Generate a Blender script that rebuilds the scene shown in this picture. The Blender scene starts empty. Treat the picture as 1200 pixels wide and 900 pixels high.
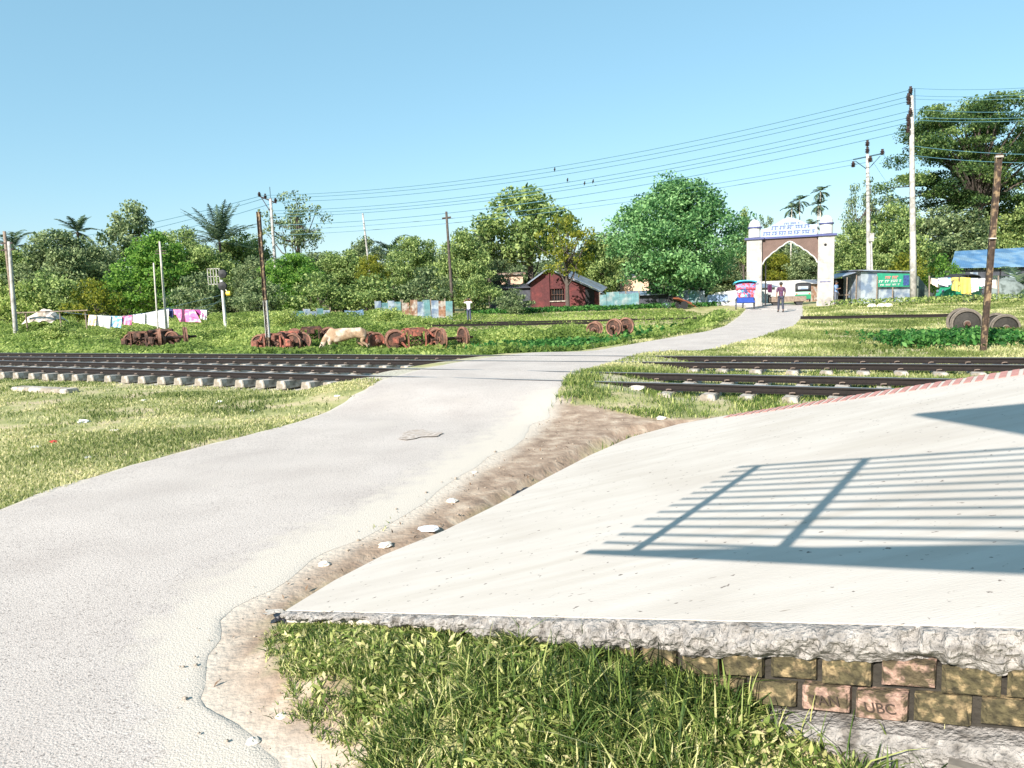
import bpy, bmesh, math, random
import numpy as np
from mathutils import Vector, Matrix
random.seed(7); RS = np.random.RandomState(11)
# ------------------------------------------------------------------ camera
f = 870.; PIT = math.atan(110/870.); ROL = math.radians(2.0); CAM = np.array([0, 0, 1.8])
Fw = np.array([0, math.cos(PIT), -math.sin(PIT)]); U0 = np.array([0, math.sin(PIT), math.cos(PIT)]); R0 = np.array([1., 0, 0])
Rt = math.cos(ROL)*R0 - math.sin(ROL)*U0; Up = math.sin(ROL)*R0 + math.cos(ROL)*U0
sc = bpy.context.scene
cd = bpy.data.cameras.new('camera'); cam = bpy.data.objects.new('camera', cd); sc.collection.objects.link(cam)
cam.matrix_world = Matrix(((Rt[0], Up[0], -Fw[0], CAM[0]), (Rt[1], Up[1], -Fw[1], CAM[1]), (Rt[2], Up[2], -Fw[2], CAM[2]), (0, 0, 0, 1)))
cd.sensor_width = 36; cd.lens = 36*f/1200; cd.clip_start = .05; cd.clip_end = 6000
sc.camera = cam
# ------------------------------------------------------------------ light
SUN_EL = math.radians(31); SH = np.array([.58, .815]); SH /= np.linalg.norm(SH)       # horizontal direction shadows fall
w = bpy.data.worlds.new('World'); sc.world = w; w.use_nodes = True
nt = w.node_tree; bg = nt.nodes['Background']
sky = nt.nodes.new('ShaderNodeTexSky'); sky.sky_type = 'NISHITA'; sky.sun_disc = False
sky.sun_elevation = SUN_EL; sky.sun_rotation = math.atan2(-SH[0], -SH[1]); sky.air_density = 1.0; sky.dust_density = .35; sky.ozone_density = 1.3
hs = nt.nodes.new('ShaderNodeHueSaturation'); hs.inputs['Hue'].default_value = .480; hs.inputs['Saturation'].default_value = 1.05
nt.links.new(sky.outputs[0], hs.inputs['Color']); mxs = nt.nodes.new('ShaderNodeMix'); mxs.data_type = 'RGBA'; mxs.inputs['Factor'].default_value = .50; mxs.inputs['B'].default_value = (1.85, 3.66, 4.95, 1)
nt.links.new(hs.outputs[0], mxs.inputs['A']); nt.links.new(mxs.outputs['Result'], bg.inputs[0]); bg.inputs[1].default_value = .086
sd = bpy.data.lights.new('sun', 'SUN'); sd.energy = 5.0; sd.angle = math.radians(.35); sd.color = (1, .93, .85)
so = bpy.data.objects.new('sun', sd); sc.collection.objects.link(so)
LD = Vector((SH[0]*math.cos(SUN_EL), SH[1]*math.cos(SUN_EL), -math.sin(SUN_EL)))
so.rotation_euler = LD.to_track_quat('-Z', 'Y').to_euler(); so.location = (-20, -30, 30)
sc.view_settings.view_transform = 'Standard'; sc.view_settings.look = 'None'; sc.view_settings.gamma = 1
sc.view_settings.exposure = 1.1; sc.view_settings.use_curve_mapping = False
C = bpy.context.collection
# ------------------------------------------------------------------ helpers
def ray(px, py): return Fw + Rt*(px-600)/f - Up*(py-450)/f
def Pz(px, py, z=0.):
    d = ray(px, py); return CAM + d*((z-CAM[2])/d[2])
def Py(px, py, y):
    d = ray(px, py); return CAM + d*(y/d[1])
def sstep(a, b, x): t = np.clip((np.asarray(x, float)-a)/(b-a), 0, 1); return t*t*(3-2*t)
def vnoise(x, y, s=1., seed=0):
    x = np.asarray(x, float)/s; y = np.asarray(y, float)/s
    xi = np.floor(x).astype(int); yi = np.floor(y).astype(int); fx = x-xi; fy = y-yi
    fx = fx*fx*(3-2*fx); fy = fy*fy*(3-2*fy)
    def h(i, j):
        n = (i*374761393 + j*668265263 + seed*1442695041) & 0x7fffffff
        n = ((n ^ (n >> 13))*1274126177) & 0x7fffffff
        return ((n ^ (n >> 16)) & 0xffff)/65535.
    return (h(xi, yi)*(1-fx)+h(xi+1, yi)*fx)*(1-fy)+(h(xi, yi+1)*(1-fx)+h(xi+1, yi+1)*fx)*fy
def polydist(x, y, pts):
    """signed distance to closed polygon, negative inside"""
    x = np.asarray(x, float); y = np.asarray(y, float); d = np.full(x.shape, 1e9); ins = np.zeros(x.shape, bool)
    n = len(pts)
    for i in range(n):
        ax, ay = pts[i][:2]; bx, by = pts[(i+1) % n][:2]
        ex, ey = bx-ax, by-ay; L = ex*ex+ey*ey+1e-12
        t = np.clip(((x-ax)*ex+(y-ay)*ey)/L, 0, 1)
        d = np.minimum(d, np.hypot(x-ax-t*ex, y-ay-t*ey))
        if abs(by-ay) > 1e-9:
            c = ((ay > y) != (by > y)) & (x < ex*(y-ay)/ey+ax); ins ^= c
    return np.where(ins, -d, d)
def linedist(x, y, pts):
    d = np.full(np.shape(x), 1e9)
    for a, b in zip(pts[:-1], pts[1:]):
        ex, ey = b[0]-a[0], b[1]-a[1]; t = np.clip(((x-a[0])*ex+(y-a[1])*ey)/(ex*ex+ey*ey), 0, 1)
        d = np.minimum(d, np.hypot(x-a[0]-t*ex, y-a[1]-t*ey))
    return d
ORG = {}
def tag(o, label=None, cat=None, group=None, kind=None):
    if label: o['label'] = label
    if cat: o['category'] = cat
    if group: o['group'] = group
    if kind: o['kind'] = kind
    return o
def thing(name, label, cat, loc=(0, 0, 0), rz=0., group=None):
    o = bpy.data.objects.new(name, None); C.objects.link(o); o.empty_display_size = .2
    o.location = [float(v) for v in loc]; o.rotation_euler = (0, 0, rz); return tag(o, label, cat, group)
def link(o, parent=None):
    C.objects.link(o)
    if parent: o.parent = parent
    return o
class MB:
    def __init__(s): s.v = []; s.f = []; s.m = []; s.cm = 0
    def add(s, vs, fs):
        b = len(s.v); s.v += [tuple(float(c) for c in v) for v in vs]; s.f += [tuple(i+b for i in q) for q in fs]; s.m += [s.cm]*len(fs); return s
    def box(s, c, d, rz=0., rx=0., ry=0.):
        m = Matrix.Rotation(rz, 3, 'Z') @ Matrix.Rotation(ry, 3, 'Y') @ Matrix.Rotation(rx, 3, 'X'); c = Vector(c)
        vs = [c + m @ Vector((sx*d[0]/2, sy*d[1]/2, sz*d[2]/2)) for sx in (-1, 1) for sy in (-1, 1) for sz in (-1, 1)]
        return s.add(vs, [(0, 1, 3, 2), (4, 6, 7, 5), (0, 4, 5, 1), (2, 3, 7, 6), (0, 2, 6, 4), (1, 5, 7, 3)])
    def tube(s, pts, r, n=8, cap=True):
        pts = [Vector(p) for p in pts]; k = len(pts)
        if not hasattr(r, '__len__'): r = [r]*k
        vs = []; prev = None
        for i, p in enumerate(pts):
            t = (pts[min(i+1, k-1)]-pts[max(i-1, 0)])
            t = t.normalized() if t.length > 1e-9 else Vector((0, 0, 1))
            if prev is None: a = t.orthogonal().normalized()
            else:
                a = prev - t*prev.dot(t); a = a.normalized() if a.length > 1e-6 else t.orthogonal().normalized()
            prev = a; b = t.cross(a)
            vs += [p + (a*math.cos(2*math.pi*j/n)+b*math.sin(2*math.pi*j/n))*r[i] for j in range(n)]
        fs = [(i*n+j, i*n+(j+1) % n, (i+1)*n+(j+1) % n, (i+1)*n+j) for i in range(k-1) for j in range(n)]
        if cap: fs += [tuple(range(n-1, -1, -1)), tuple(range((k-1)*n, k*n))]
        return s.add(vs, fs)
    def lathe(s, prof, o, ax='Z', n=20, cap=True):
        """prof: (radius, height) pairs round an axis through o"""
        o = Vector(o); vs = []
        for r, h in prof:
            for j in range(n):
                c, q = r*math.cos(2*math.pi*j/n), r*math.sin(2*math.pi*j/n)
                vs.append(o + (Vector((c, q, h)) if ax == 'Z' else Vector((h, c, q)) if ax == 'X' else Vector((c, h, q))))
        k = len(prof)
        return s.add(vs, [(i*n+j, i*n+(j+1) % n, (i+1)*n+(j+1) % n, (i+1)*n+j) for i in range(k-1) for j in range(n)] + ([tuple(range(n)), tuple(range((k-1)*n, k*n))] if cap else []))
    def prism(s, poly, d):
        poly = [Vector(p) for p in poly]; d = Vector(d); n = len(poly)
        return s.add(poly+[p+d for p in poly], [tuple(range(n)), tuple(range(2*n-1, n-1, -1))]+[(i, (i+1) % n, n+(i+1) % n, n+i) for i in range(n)])
    def ball(s, c, r, n=10, k=6):
        if not hasattr(r, '__len__'): r = (r, r, r)
        vs = [(c[0], c[1], c[2]+r[2])]
        for i in range(1, k):
            t = math.pi*i/k
            vs += [(c[0]+r[0]*math.sin(t)*math.cos(2*math.pi*j/n), c[1]+r[1]*math.sin(t)*math.sin(2*math.pi*j/n), c[2]+r[2]*math.cos(t)) for j in range(n)]
        vs.append((c[0], c[1], c[2]-r[2])); L = len(vs)-1
        fs = [(0, 1+j, 1+(j+1) % n) for j in range(n)]+[(L, L-n+(j+1) % n, L-n+j) for j in range(n)]
        fs += [(1+i*n+j, 1+(i+1)*n+j, 1+(i+1)*n+(j+1) % n, 1+i*n+(j+1) % n) for i in range(k-2) for j in range(n)]
        return s.add(vs, fs)
    def corr(s, w, h, n, amp, th=.004):
        """corrugated sheet in the local xz plane, waves along x -> list for transform"""
        vs = []; N = n*4
        for i in range(N+1):
            x = -w/2+w*i/N; y = amp*math.sin(2*math.pi*i/4+.4)
            vs += [(x, y, 0), (x, y, h), (x, y+th, 0), (x, y+th, h)]
        fs = []
        for i in range(N):
            a = i*4; b = a+4
            fs += [(a, b, b+1, a+1), (a+2, a+3, b+3, b+2), (a+1, b+1, b+3, a+3), (a, a+2, b+2, b)]
        return s.add(vs, fs)
    def xf(s, start, mat):
        for i in range(start, len(s.v)): s.v[i] = tuple(mat @ Vector(s.v[i]))
        return s
    def build(s, name, mats, parent=None, org=None, smooth=False, bevel=0.):
        me = bpy.data.meshes.new(name)
        v = np.array(s.v)
        if parent is None and org is None:
            org = ((v[:, 0].min()+v[:, 0].max())/2, (v[:, 1].min()+v[:, 1].max())/2, v[:, 2].min())
        if org is not None: v = v-np.array(org)
        me.from_pydata([tuple(q) for q in v], [], s.f)
        if not isinstance(mats, (list, tuple)): mats = [mats]
        for m in mats: me.materials.append(m)
        if len(mats) > 1: me.polygons.foreach_set('material_index', s.m)
        if smooth: me.polygons.foreach_set('use_smooth', [True]*len(me.polygons))
        bm = bmesh.new(); bm.from_mesh(me); bmesh.ops.recalc_face_normals(bm, faces=bm.faces)
        if bevel:
            es = [e for e in bm.edges if len(e.link_faces) == 2 and e.calc_face_angle(0) > .6]
            bmesh.ops.bevel(bm, geom=es, offset=bevel, segments=2, affect='EDGES', clamp_overlap=True)
        bm.to_mesh(me); bm.free()
        o = bpy.data.objects.new(name, me)
        if parent is None: o.location = [float(c) for c in org]
        return link(o, parent)
def npmesh(name, V, Fq, mat, attr=None, parent=None, smooth=False, org=None):
    """fast mesh from arrays; Fq (N,3) or (N,4) or list of those"""
    me = bpy.data.meshes.new(name); V = np.asarray(V, np.float32)
    if org is not None: V = V-np.array(org, np.float32)
    Fs = Fq if isinstance(Fq, list) else [Fq]
    idx = np.concatenate([a.ravel() for a in Fs]).astype(np.int32)
    tot = np.concatenate([np.full(len(a), a.shape[1]) for a in Fs]).astype(np.int32)
    st = np.concatenate([[0], np.cumsum(tot)[:-1]]).astype(np.int32)
    me.vertices.add(len(V)); me.vertices.foreach_set('co', V.ravel())
    me.loops.add(len(idx)); me.loops.foreach_set('vertex_index', idx)
    me.polygons.add(len(tot)); me.polygons.foreach_set('loop_start', st); me.polygons.foreach_set('loop_total', tot)
    if smooth: me.polygons.foreach_set('use_smooth', np.ones(len(tot), bool))
    me.update(calc_edges=True)
    for k, a in (attr or {}).items():
        at = me.attributes.new(k, 'FLOAT', 'POINT'); at.data.foreach_set('value', np.asarray(a, np.float32))
    me.materials.append(mat)
    o = bpy.data.objects.new(name, me)
    if org is not None and parent is None: o.location = [float(c) for c in org]
    return link(o, parent)
def dup(root, loc, rz=0., label=None, group=None, scale=None):
    r = root.copy(); C.objects.link(r); r.location = [float(c) for c in loc]; r.rotation_euler = (0, 0, rz)
    if scale: r.scale = scale
    if label: r['label'] = label
    if group: r['group'] = group
    for ch in list(root.children):
        c = ch.copy(); C.objects.link(c); c.parent = r
        for g in ch.children:
            d = g.copy(); C.objects.link(d); d.parent = c
    return r
# ------------------------------------------------------------------ materials
def mat(name, col, rough=.8, var=.25, sc_=6., bump=0., metal=0., col2=None, c2amt=.5, c2sc=1.5, det=6., bsc=None, obj=True):
    m = bpy.data.materials.new(name); m.use_nodes = True; t = m.node_tree; N = t.nodes; L = t.links
    b = N['Principled BSDF']; b.inputs['Roughness'].default_value = rough; b.inputs['Metallic'].default_value = metal
    tc = N.new('ShaderNodeTexCoord'); co = tc.outputs['Object']
    n1 = N.new('ShaderNodeTexNoise'); n1.inputs['Scale'].default_value = sc_; n1.inputs['Detail'].default_value = det; L.new(co, n1.inputs['Vector'])
    r = N.new('ShaderNodeMapRange'); r.inputs['From Min'].default_value = .3; r.inputs['From Max'].default_value = .7
    r.inputs['To Min'].default_value = 1-var; r.inputs['To Max'].default_value = 1+var; L.new(n1.outputs['Fac'], r.inputs['Value'])
    src = None
    if col2:
        n2 = N.new('ShaderNodeTexNoise'); n2.inputs['Scale'].default_value = c2sc; n2.inputs['Detail'].default_value = 5; L.new(co, n2.inputs['Vector'])
        r2 = N.new('ShaderNodeMapRange'); r2.inputs['From Min'].default_value = .62-.3*c2amt; r2.inputs['From Max'].default_value = .72-.3*c2amt; L.new(n2.outputs['Fac'], r2.inputs['Value'])
        mx = N.new('ShaderNodeMix'); mx.data_type = 'RGBA'; mx.inputs['A'].default_value = (*col, 1); mx.inputs['B'].default_value = (*col2, 1); L.new(r2.outputs[0], mx.inputs['Factor']); src = mx.outputs['Result']
    h = N.new('ShaderNodeHueSaturation')
    if src: L.new(src, h.inputs['Color'])
    else: h.inputs['Color'].default_value = (*col, 1)
    L.new(r.outputs[0], h.inputs['Value']); L.new(h.outputs[0], b.inputs['Base Color'])
    if bump:
        n3 = N.new('ShaderNodeTexNoise'); n3.inputs['Scale'].default_value = bsc or sc_*3; n3.inputs['Detail'].default_value = 8; L.new(co, n3.inputs['Vector'])
        bp = N.new('ShaderNodeBump'); bp.inputs['Strength'].default_value = 1; bp.inputs['Distance'].default_value = bump; L.new(n3.outputs['Fac'], bp.inputs['Height']); L.new(bp.outputs[0], b.inputs['Normal'])
    return m
def leafmat(name, stops, trans=.35, rough=.6):
    """colour from the per-leaf attribute v, with some translucency"""
    m = bpy.data.materials.new(name); m.use_nodes = True; t = m.node_tree; N = t.nodes; L = t.links
    b = N['Principled BSDF']; b.inputs['Roughness'].default_value = rough; b.inputs['Specular IOR Level'].default_value = .35
    a = N.new('ShaderNodeAttribute'); a.attribute_name = 'v'
    cr = N.new('ShaderNodeValToRGB'); L.new(a.outputs['Fac'], cr.inputs[0]); e = cr.color_ramp.elements
    while len(e) < len(stops): e.new(.5)
    for i, (p, c) in enumerate(stops): e[i].position = p; e[i].color = (*c, 1)
    L.new(cr.outputs[0], b.inputs['Base Color'])
    tr = N.new('ShaderNodeBsdfTranslucent'); L.new(cr.outputs[0], tr.inputs['Color'])
    mx = N.new('ShaderNodeMixShader'); mx.inputs[0].default_value = trans; L.new(b.outputs[0], mx.inputs[1]); L.new(tr.outputs[0], mx.inputs[2])
    L.new(mx.outputs[0], N['Material Output'].inputs[0]); return m
def lm3(n, d, m_, l, tr=.3): return leafmat(n, [(0., d), (.5, m_), (.9, l)], tr+.20)
M_rust = mat('rusty_steel', (.055, .03, .022), .85, .5, 14, .004, .2, (.13, .06, .04), .45, 5)
M_redrust = mat('red_oxide_steel', (.30, .095, .065), .8, .5, 12, .003, .1, (.15, .06, .04), .6, 5)
M_railside = mat('dark_rail_steel', (.011, .007, .006), .8, .4, 20, .002, .2)
M_railtop = mat('worn_rail_head', (.42, .38, .36), .35, .15, 8, 0, .8)
M_sleeper = mat('weathered_concrete', (.42, .385, .34), .92, .35, 9, .01, 0, (.24, .21, .17), .5, 5)
M_clip = mat('clip_steel', (.20, .15, .12), .7, .2, 20)
M_conc = mat('pole_concrete', (.40, .385, .36), .9, .2, 5, .003, 0, (.26, .25, .23), .4, 3)
M_wood = mat('grey_wood', (.20, .155, .12), .9, .35, 8, .004)
M_dark = mat('black_rubber', (.02, .02, .022), .7, .3, 10)
M_insul = mat('brown_porcelain', (.05, .03, .028), .3, .2, 10)
M_white = mat('whitewash', (.52, .52, .51), .85, .12, 3, .003, 0, (.36, .36, .35), .25, 1.5)
M_gatew = mat('gate_paint', (.36, .34, .32), .85, .2, 2.5, .003, 0, (.24, .225, .21), .3, 1.2)
M_blue = mat('blue_paint', (.045, .055, .17), .5, .15, 5)
M_archb = mat('arch_brown_paint', (.13, .085, .07), .85, .2, 2, .002)
M_tin = mat('blue_green_tin', (.17, .32, .34), .5, .25, 2.5, 0, .4, (.30, .36, .36), .5, 1.2)
M_tinw = mat('pale_tin', (.42, .47, .52), .45, .2, 2.5, 0, .4, (.2, .26, .36), .5, 1.4)
M_tinr = mat('rusty_tin', (.30, .17, .11), .8, .35, 4, 0, .2, (.40, .36, .32), .5, 2)
M_tinroof = mat('blue_tin_roof', (.11, .24, .42), .45, .2, 1.2, 0, .3, (.22, .36, .50), .5, .7)
M_tinsilver = mat('silver_tin_roof', (.34, .39, .48), .4, .2, 1.5, 0, .5, (.22, .22, .26), .4, 1.5)
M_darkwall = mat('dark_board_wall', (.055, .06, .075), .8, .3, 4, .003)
M_brickred = mat('red_brick_paint', (.085, .022, .024), .85, .25, 5, .004, 0, (.13, .03, .03), .35, 1.0)
M_beige = mat('peach_plaster', (.62, .42, .30), .85, .2, 2)
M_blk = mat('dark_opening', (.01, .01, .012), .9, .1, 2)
M_bark = mat('bark', (.075, .06, .05), .95, .35, 6, .01)
M_barkw = mat('pale_bark', (.46, .43, .38), .9, .25, 6, .006)
M_skin = mat('brown_skin', (.20, .105, .065), .55, .08, 20)
M_hair = mat('black_hair', (.012, .01, .01), .5, .2, 30)
M_shoe = mat('dark_shoe', (.03, .025, .025), .5, .2, 20)
M_wire = mat('wire_metal', (.05, .10, .13), .6, .1, 3, 0, .2)
M_green = mat('auto_green_paint', (.02, .22, .11), .35, .12, 3)
M_glass = mat('dark_glass', (.03, .04, .045), .12, .1, 3)
M_cyan = mat('cyan_vinyl', (.06, .42, .62), .4, .12, 5)
M_red = mat('red_paint', (.50, .04, .03), .45, .15, 5)
M_yel = mat('yellow_cloth', (.72, .55, .10), .7, .15, 4)
def cloth(n, c, c2=None, a=.4, s=2.5): return mat(n, c, .85, .12, 6, .004, 0, c2, a, s)
LF_dark = lm3('leaf_dark', (.012, .038, .022), (.09, .15, .06), (.38, .46, .22))
LF_mid = lm3('leaf_mid', (.014, .05, .018), (.13, .22, .06), (.46, .56, .20))
LF_bright = lm3('leaf_bright', (.01, .045, .008), (.09, .24, .04), (.32, .52, .10), .4)
LF_fresh = lm3('leaf_fresh_green', (.012, .055, .026), (.085, .23, .075), (.32, .55, .22), .3)
LF_yel = lm3('leaf_yellow', (.05, .10, .015), (.17, .22, .03), (.42, .42, .06), .45)
LF_weed = lm3('leaf_weed', (.03, .065, .018), (.25, .36, .08), (.66, .72, .26), .4)
LF_weed2 = lm3('leaf_taro', (.012, .06, .015), (.04, .17, .03), (.15, .34, .08), .3)
LF_palm = lm3('leaf_palm', (.01, .03, .02), (.045, .09, .05), (.20, .26, .12), .2)
LF_grass = leafmat('grass_blades', [(0., (.012, .028, .008)), (.35, (.07, .13, .022)), (.62, (.20, .27, .06)), (.8, (.50, .52, .18)), (1., (.72, .64, .36))], .38)
LF_lawn = lm3('lawn_blades', (.04, .08, .015), (.26, .31, .09), (.74, .68, .38), .3)
# ------------------------------------------------------------------ layout of ground, road, tracks
def P2(px, py, z=0.): q = Pz(px, py, z); return (float(q[0]), float(q[1]))
# quadratic centre lines y(x) of the two tracks, fitted to what the photograph shows
nA = [P2(*q, .2) for q in ((0, 428), (300, 437), (560, 440.7), (800, 449.5), (970, 457))]; nB = [P2(*q, .2) for q in ((0, 423), (280, 431), (560, 433), (900, 438), (1100, 443))]
fA = [P2(*q, .2) for q in ((0, 418.5), (280, 421), (560, 421.5), (900, 425), (1200, 428))]; fB = [P2(*q, .2) for q in ((0, 413), (280, 415), (560, 417), (900, 417.5), (1200, 419))]
def fit(p): p = np.array(p); return np.polyfit(p[:, 0], p[:, 1], 1)
qa, qb = fit(nA), fit(nB); QN = (qa+qb)/2; qc, qd = fit(fA), fit(fB); QF = (qc+qd)/2
class Track:
    def __init__(s, q, hg):
        s.d = np.array([1, q[0]]); s.d /= np.linalg.norm(s.d); s.n = np.array([-s.d[1], s.d[0]]); s.o = np.array([0, q[1]]); s.hg = hg
        s.bend = 0.
    def pt(s, t, off=0.): p = s.o+s.d*t+s.n*off; return p
    def st(s, x, y): return (x-s.o[0])*s.d[0]+(y-s.o[1])*s.d[1], (x-s.o[0])*s.n[0]+(y-s.o[1])*s.n[1]
gN = abs(qb[1]-qa[1])*abs(math.cos(math.atan(QN[0])))/2; gF = abs(qd[1]-qc[1])*abs(math.cos(math.atan(QF[0])))/2
TN = Track(QN, min(max(gN, .6), .8)); TF = Track(QF, min(max(gF, .5), .8))
print('tracks', QN, gN, QF, gF)
RL = [(-9.5, -30), (-7.6, -6), (-5.9, 2)] + [P2(*q) for q in ((0, 597), (60, 574), (150, 545), (250, 520), (340, 497), (385, 482), (450, 456), (500, 441), (560, 430), (655, 416), (700, 410.5), (790, 395), (830, 388), (850, 382), (866, 371), (874, 363))] + [(16.9, 54), (17.3, 70), (14, 95), (10, 140)]
RR = [(-2.0, -30), (-1.4, -6), (-.75, 1.7)] + [P2(*q) for q in ((340, 900), (250, 830), (238, 770), (262, 730), (330, 680), (410, 635), (500, 590), (565, 545), (610, 512), (640, 490), (655, 470), (666, 452), (700, 440), (745, 425), (800, 416), (850, 405), (892, 395), (930, 382), (940, 372), (941, 363))] + [(21.2, 54), (21.8, 70), (19, 95), (15, 140)]
def resample(p, n):
    p = np.array(p, float); s = np.concatenate([[0], np.cumsum(np.hypot(*np.diff(p, axis=0).T))]); t = np.linspace(0, s[-1], n)
    return np.stack([np.interp(t, s, p[:, 0]), np.interp(t, s, p[:, 1])], 1), s
ROADPOLY = RL + RR[::-1]
# ramp plane
T0 = Pz(335, 715, .1); G0 = Pz(850, 487, .12); R1 = Pz(1200, 735, .85)
nn = np.cross(G0-T0, R1-T0); nn /= nn[2]; cc = nn @ T0
def rz_(x, y): return cc - nn[0]*x - nn[1]*y
def onr(px, py): d = ray(px, py); return CAM + d*((cc-nn@CAM)/(nn@d))
EE = (R1-T0)[:2]; EL = np.linalg.norm(EE); EE = EE/EL; EN = np.array([EE[1], -EE[0]])
if EN[1] > 0: EN = -EN
def wallco(x, y): return (x-T0[0])*EE[0]+(y-T0[1])*EE[1], (x-T0[0])*EN[0]+(y-T0[1])*EN[1]
FOOT = [onr(*q) for q in ((335, 715), (392, 680), (450, 650), (520, 622), (585, 590), (640, 560), (690, 534), (740, 512), (795, 497), (850, 487))]
F1 = onr(1200, 432)
GE2 = (F1-G0)[:2]/np.linalg.norm((F1-G0)[:2]); PB1 = F1[:2]+GE2*.5; PB2 = R1[:2]+EE*.35
RAMPT = [q[:2] for q in FOOT] + [F1[:2], PB1, PB2, R1[:2]]
PLAT = [PB1, PB1+GE2*7, R1[:2]+EE*7, PB2]
RAMP = [q[:2] for q in FOOT] + [F1[:2], PB1+GE2*7, R1[:2]+EE*7, R1[:2]]
def zroad(x, y):
    _, a = TN.st(x, y); _, b = TF.st(x, y)
    z = .185*sstep(-4., -1.0, a)*(1-sstep(1.0, 4.5, b))
    return z - .45*sstep(58, 80, y)
def zg(x, y):
    x = np.asarray(x, float); y = np.asarray(y, float)
    t, a = TN.st(x, y); _, b = TF.st(x, y)
    z = .0*x + .03*(vnoise(x, y, 1.7, 3)-.5)
    z -= (.10*(1-sstep(-1., 2., x))-.0*sstep(1., 3., x))*sstep(-3.0, -1.0, a)*(1-sstep(1.0, 2.6, b))                       # ground dips to show the sleeper ends
    rd = polydist(x, y, ROADPOLY)
    right = sstep(0, 3, (x-5)-(y-22)*.5)
    drop = .62*sstep(1.6, 6.5, b)*(1-sstep(44, 62, y))*(1-right)
    z -= drop
    z -= .45*sstep(58, 80, y)*sstep(8, 14, x)
    z = z + (zroad(x, y)-.0005-.03*(1-sstep(-.5, -.2, rd))-z)*(1-sstep(.35, 2.2, rd))
    s, d = wallco(x, y)
    bank = np.clip(np.minimum(.03+s*.195, .415-.055*(s-2.05)), .0, 1)*(1-sstep(.03, 1.5, d)**.8)*sstep(-.25, .35, s)*(1-sstep(6, 8, s))*sstep(.0, .55, rd)
    z = np.where(d > -.6, np.maximum(z, z+bank), z)
    # under the ramp stay well below its surface
    pd = polydist(x, y, RAMP); z = np.where(pd < .12, np.minimum(z, np.maximum(rz_(x, y)-.08, -.1)), z)
    return z
def zg1(x, y): return float(zg(np.array([x]), np.array([y]))[0])
DIRT = [P2(*q) for q in ((648, 480), (690, 482), (760, 491), (850, 490))] + [q[:2] for q in FOOT[::-1]] + [P2(*q[:2], q[2]) for q in ((330, 742, .08), (345, 775, .06), (362, 800, .05), (370, 840, .03), (425, 868, .03), (437, 905, .02), (450, 1000, 0))] + [P2(*q) for q in ((340, 1000), (340, 900), (250, 830), (238, 770), (262, 730), (330, 680), (410, 635), (500, 590), (565, 545), (610, 512), (640, 490))]
def masks(x, y):
    rd = polydist(x, y, ROADPOLY); dd = polydist(x, y, DIRT); rp = polydist(x, y, RAMP)
    n = (vnoise(x, y, .5, 1)-.5)*.5+(vnoise(x, y, .12, 2)-.5)*.2
    dirt = 1-sstep(-.10, .12, dd+n*.6)
    dirt = np.maximum(dirt, (1-sstep(.25, .5, rd+n*.3))*((x > -2) & (y < 11.5)))
    ta, a = TN.st(x, y); tb, b = TF.st(x, y)
    left = 1-sstep(-2.5, -1.5, x)
    bed = (1-sstep(.9, 1.25, np.abs(a)+n*.3))*.9+(1-sstep(.9, 1.25, np.abs(b)+n*.3))*.9
    bed *= (.45+.55*left)
    road = 1-sstep(-.02, .18, rd+n*.25)
    return dirt, np.clip(bed, 0, 1), road, rd, rp
# ------------------------------------------------------------------ ground sheet
def axis(lo, hi, flo, fhi, fs, g=1.16):
    a = list(np.arange(flo, fhi+1e-6, fs)); s = fs; v = a[-1]
    while v < hi: s *= g; v += s; a.append(v)
    s = fs; v = a[0]; b = []
    while v > lo: s *= g; v -= s; b.append(v)
    return np.array(b[::-1]+a)
gx = axis(-3000, 3000, -14, 15, .14, 1.07); gy = axis(-600, 4000, 1.6, 30, .14, 1.06)
X, Y = np.meshgrid(gx, gy); Xf, Yf = X.ravel(), Y.ravel(); Z = zg(Xf, Yf)
nx, ny = len(gx), len(gy); i = np.arange(nx-1); j = np.arange(ny-1); I, J = np.meshgrid(i, j); a0 = (J*nx+I).ravel()
quads = np.stack([a0, a0+1, a0+1+nx, a0+nx], 1)
dm, bm_, rm, rd_, _ = masks(Xf, Yf)
mg = bpy.data.materials.new('ground_soil'); mg.use_nodes = True; t = mg.node_tree; N = t.nodes; L = t.links; b = N['Principled BSDF']; b.inputs['Roughness'].default_value = .95
def nz(N, L, co, s, d=6): n = N.new('ShaderNodeTexNoise'); n.inputs['Scale'].default_value = s; n.inputs['Detail'].default_value = d; L.new(co, n.inputs['Vector']); return n.outputs['Fac']
def ramp(N, L, src, st): r = N.new('ShaderNodeValToRGB'); L.new(src, r.inputs[0]); e = r.color_ramp.elements; [e.new(.5) for _ in range(len(st)-2)]; [(setattr(e[k], 'position', p), setattr(e[k], 'color', (*c, 1))) for k, (p, c) in enumerate(st)]; return r.outputs[0]
def mixc(N, L, fac, A, B):
    m = N.new('ShaderNodeMix'); m.data_type = 'RGBA'
    L.new(fac, m.inputs['Factor']) if not isinstance(fac, float) else setattr(m.inputs['Factor'], 'default_value', fac)
    for k, v in (('A', A), ('B', B)):
        L.new(v, m.inputs[k]) if not isinstance(v, tuple) else setattr(m.inputs[k], 'default_value', (*v, 1))
    return m.outputs['Result']
def at(N, n): a = N.new('ShaderNodeAttribute'); a.attribute_name = n; return a.outputs['Fac']
co = N.new('ShaderNodeTexCoord').outputs['Object']
grassc = ramp(N, L, nz(N, L, co, 1.4, 9), [(.3, (.15, .17, .05)), (.48, (.29, .29, .11)), (.66, (.44, .36, .22))])
dirtc = ramp(N, L, nz(N, L, co, 5, 10), [(.28, (.17, .115, .078)), (.5, (.29, .21, .15)), (.7, (.43, .345, .26))])
bedc = ramp(N, L, nz(N, L, co, 22, 6), [(.3, (.13, .12, .09)), (.5, (.40, .37, .31)), (.68, (.60, .56, .49))])
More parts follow.
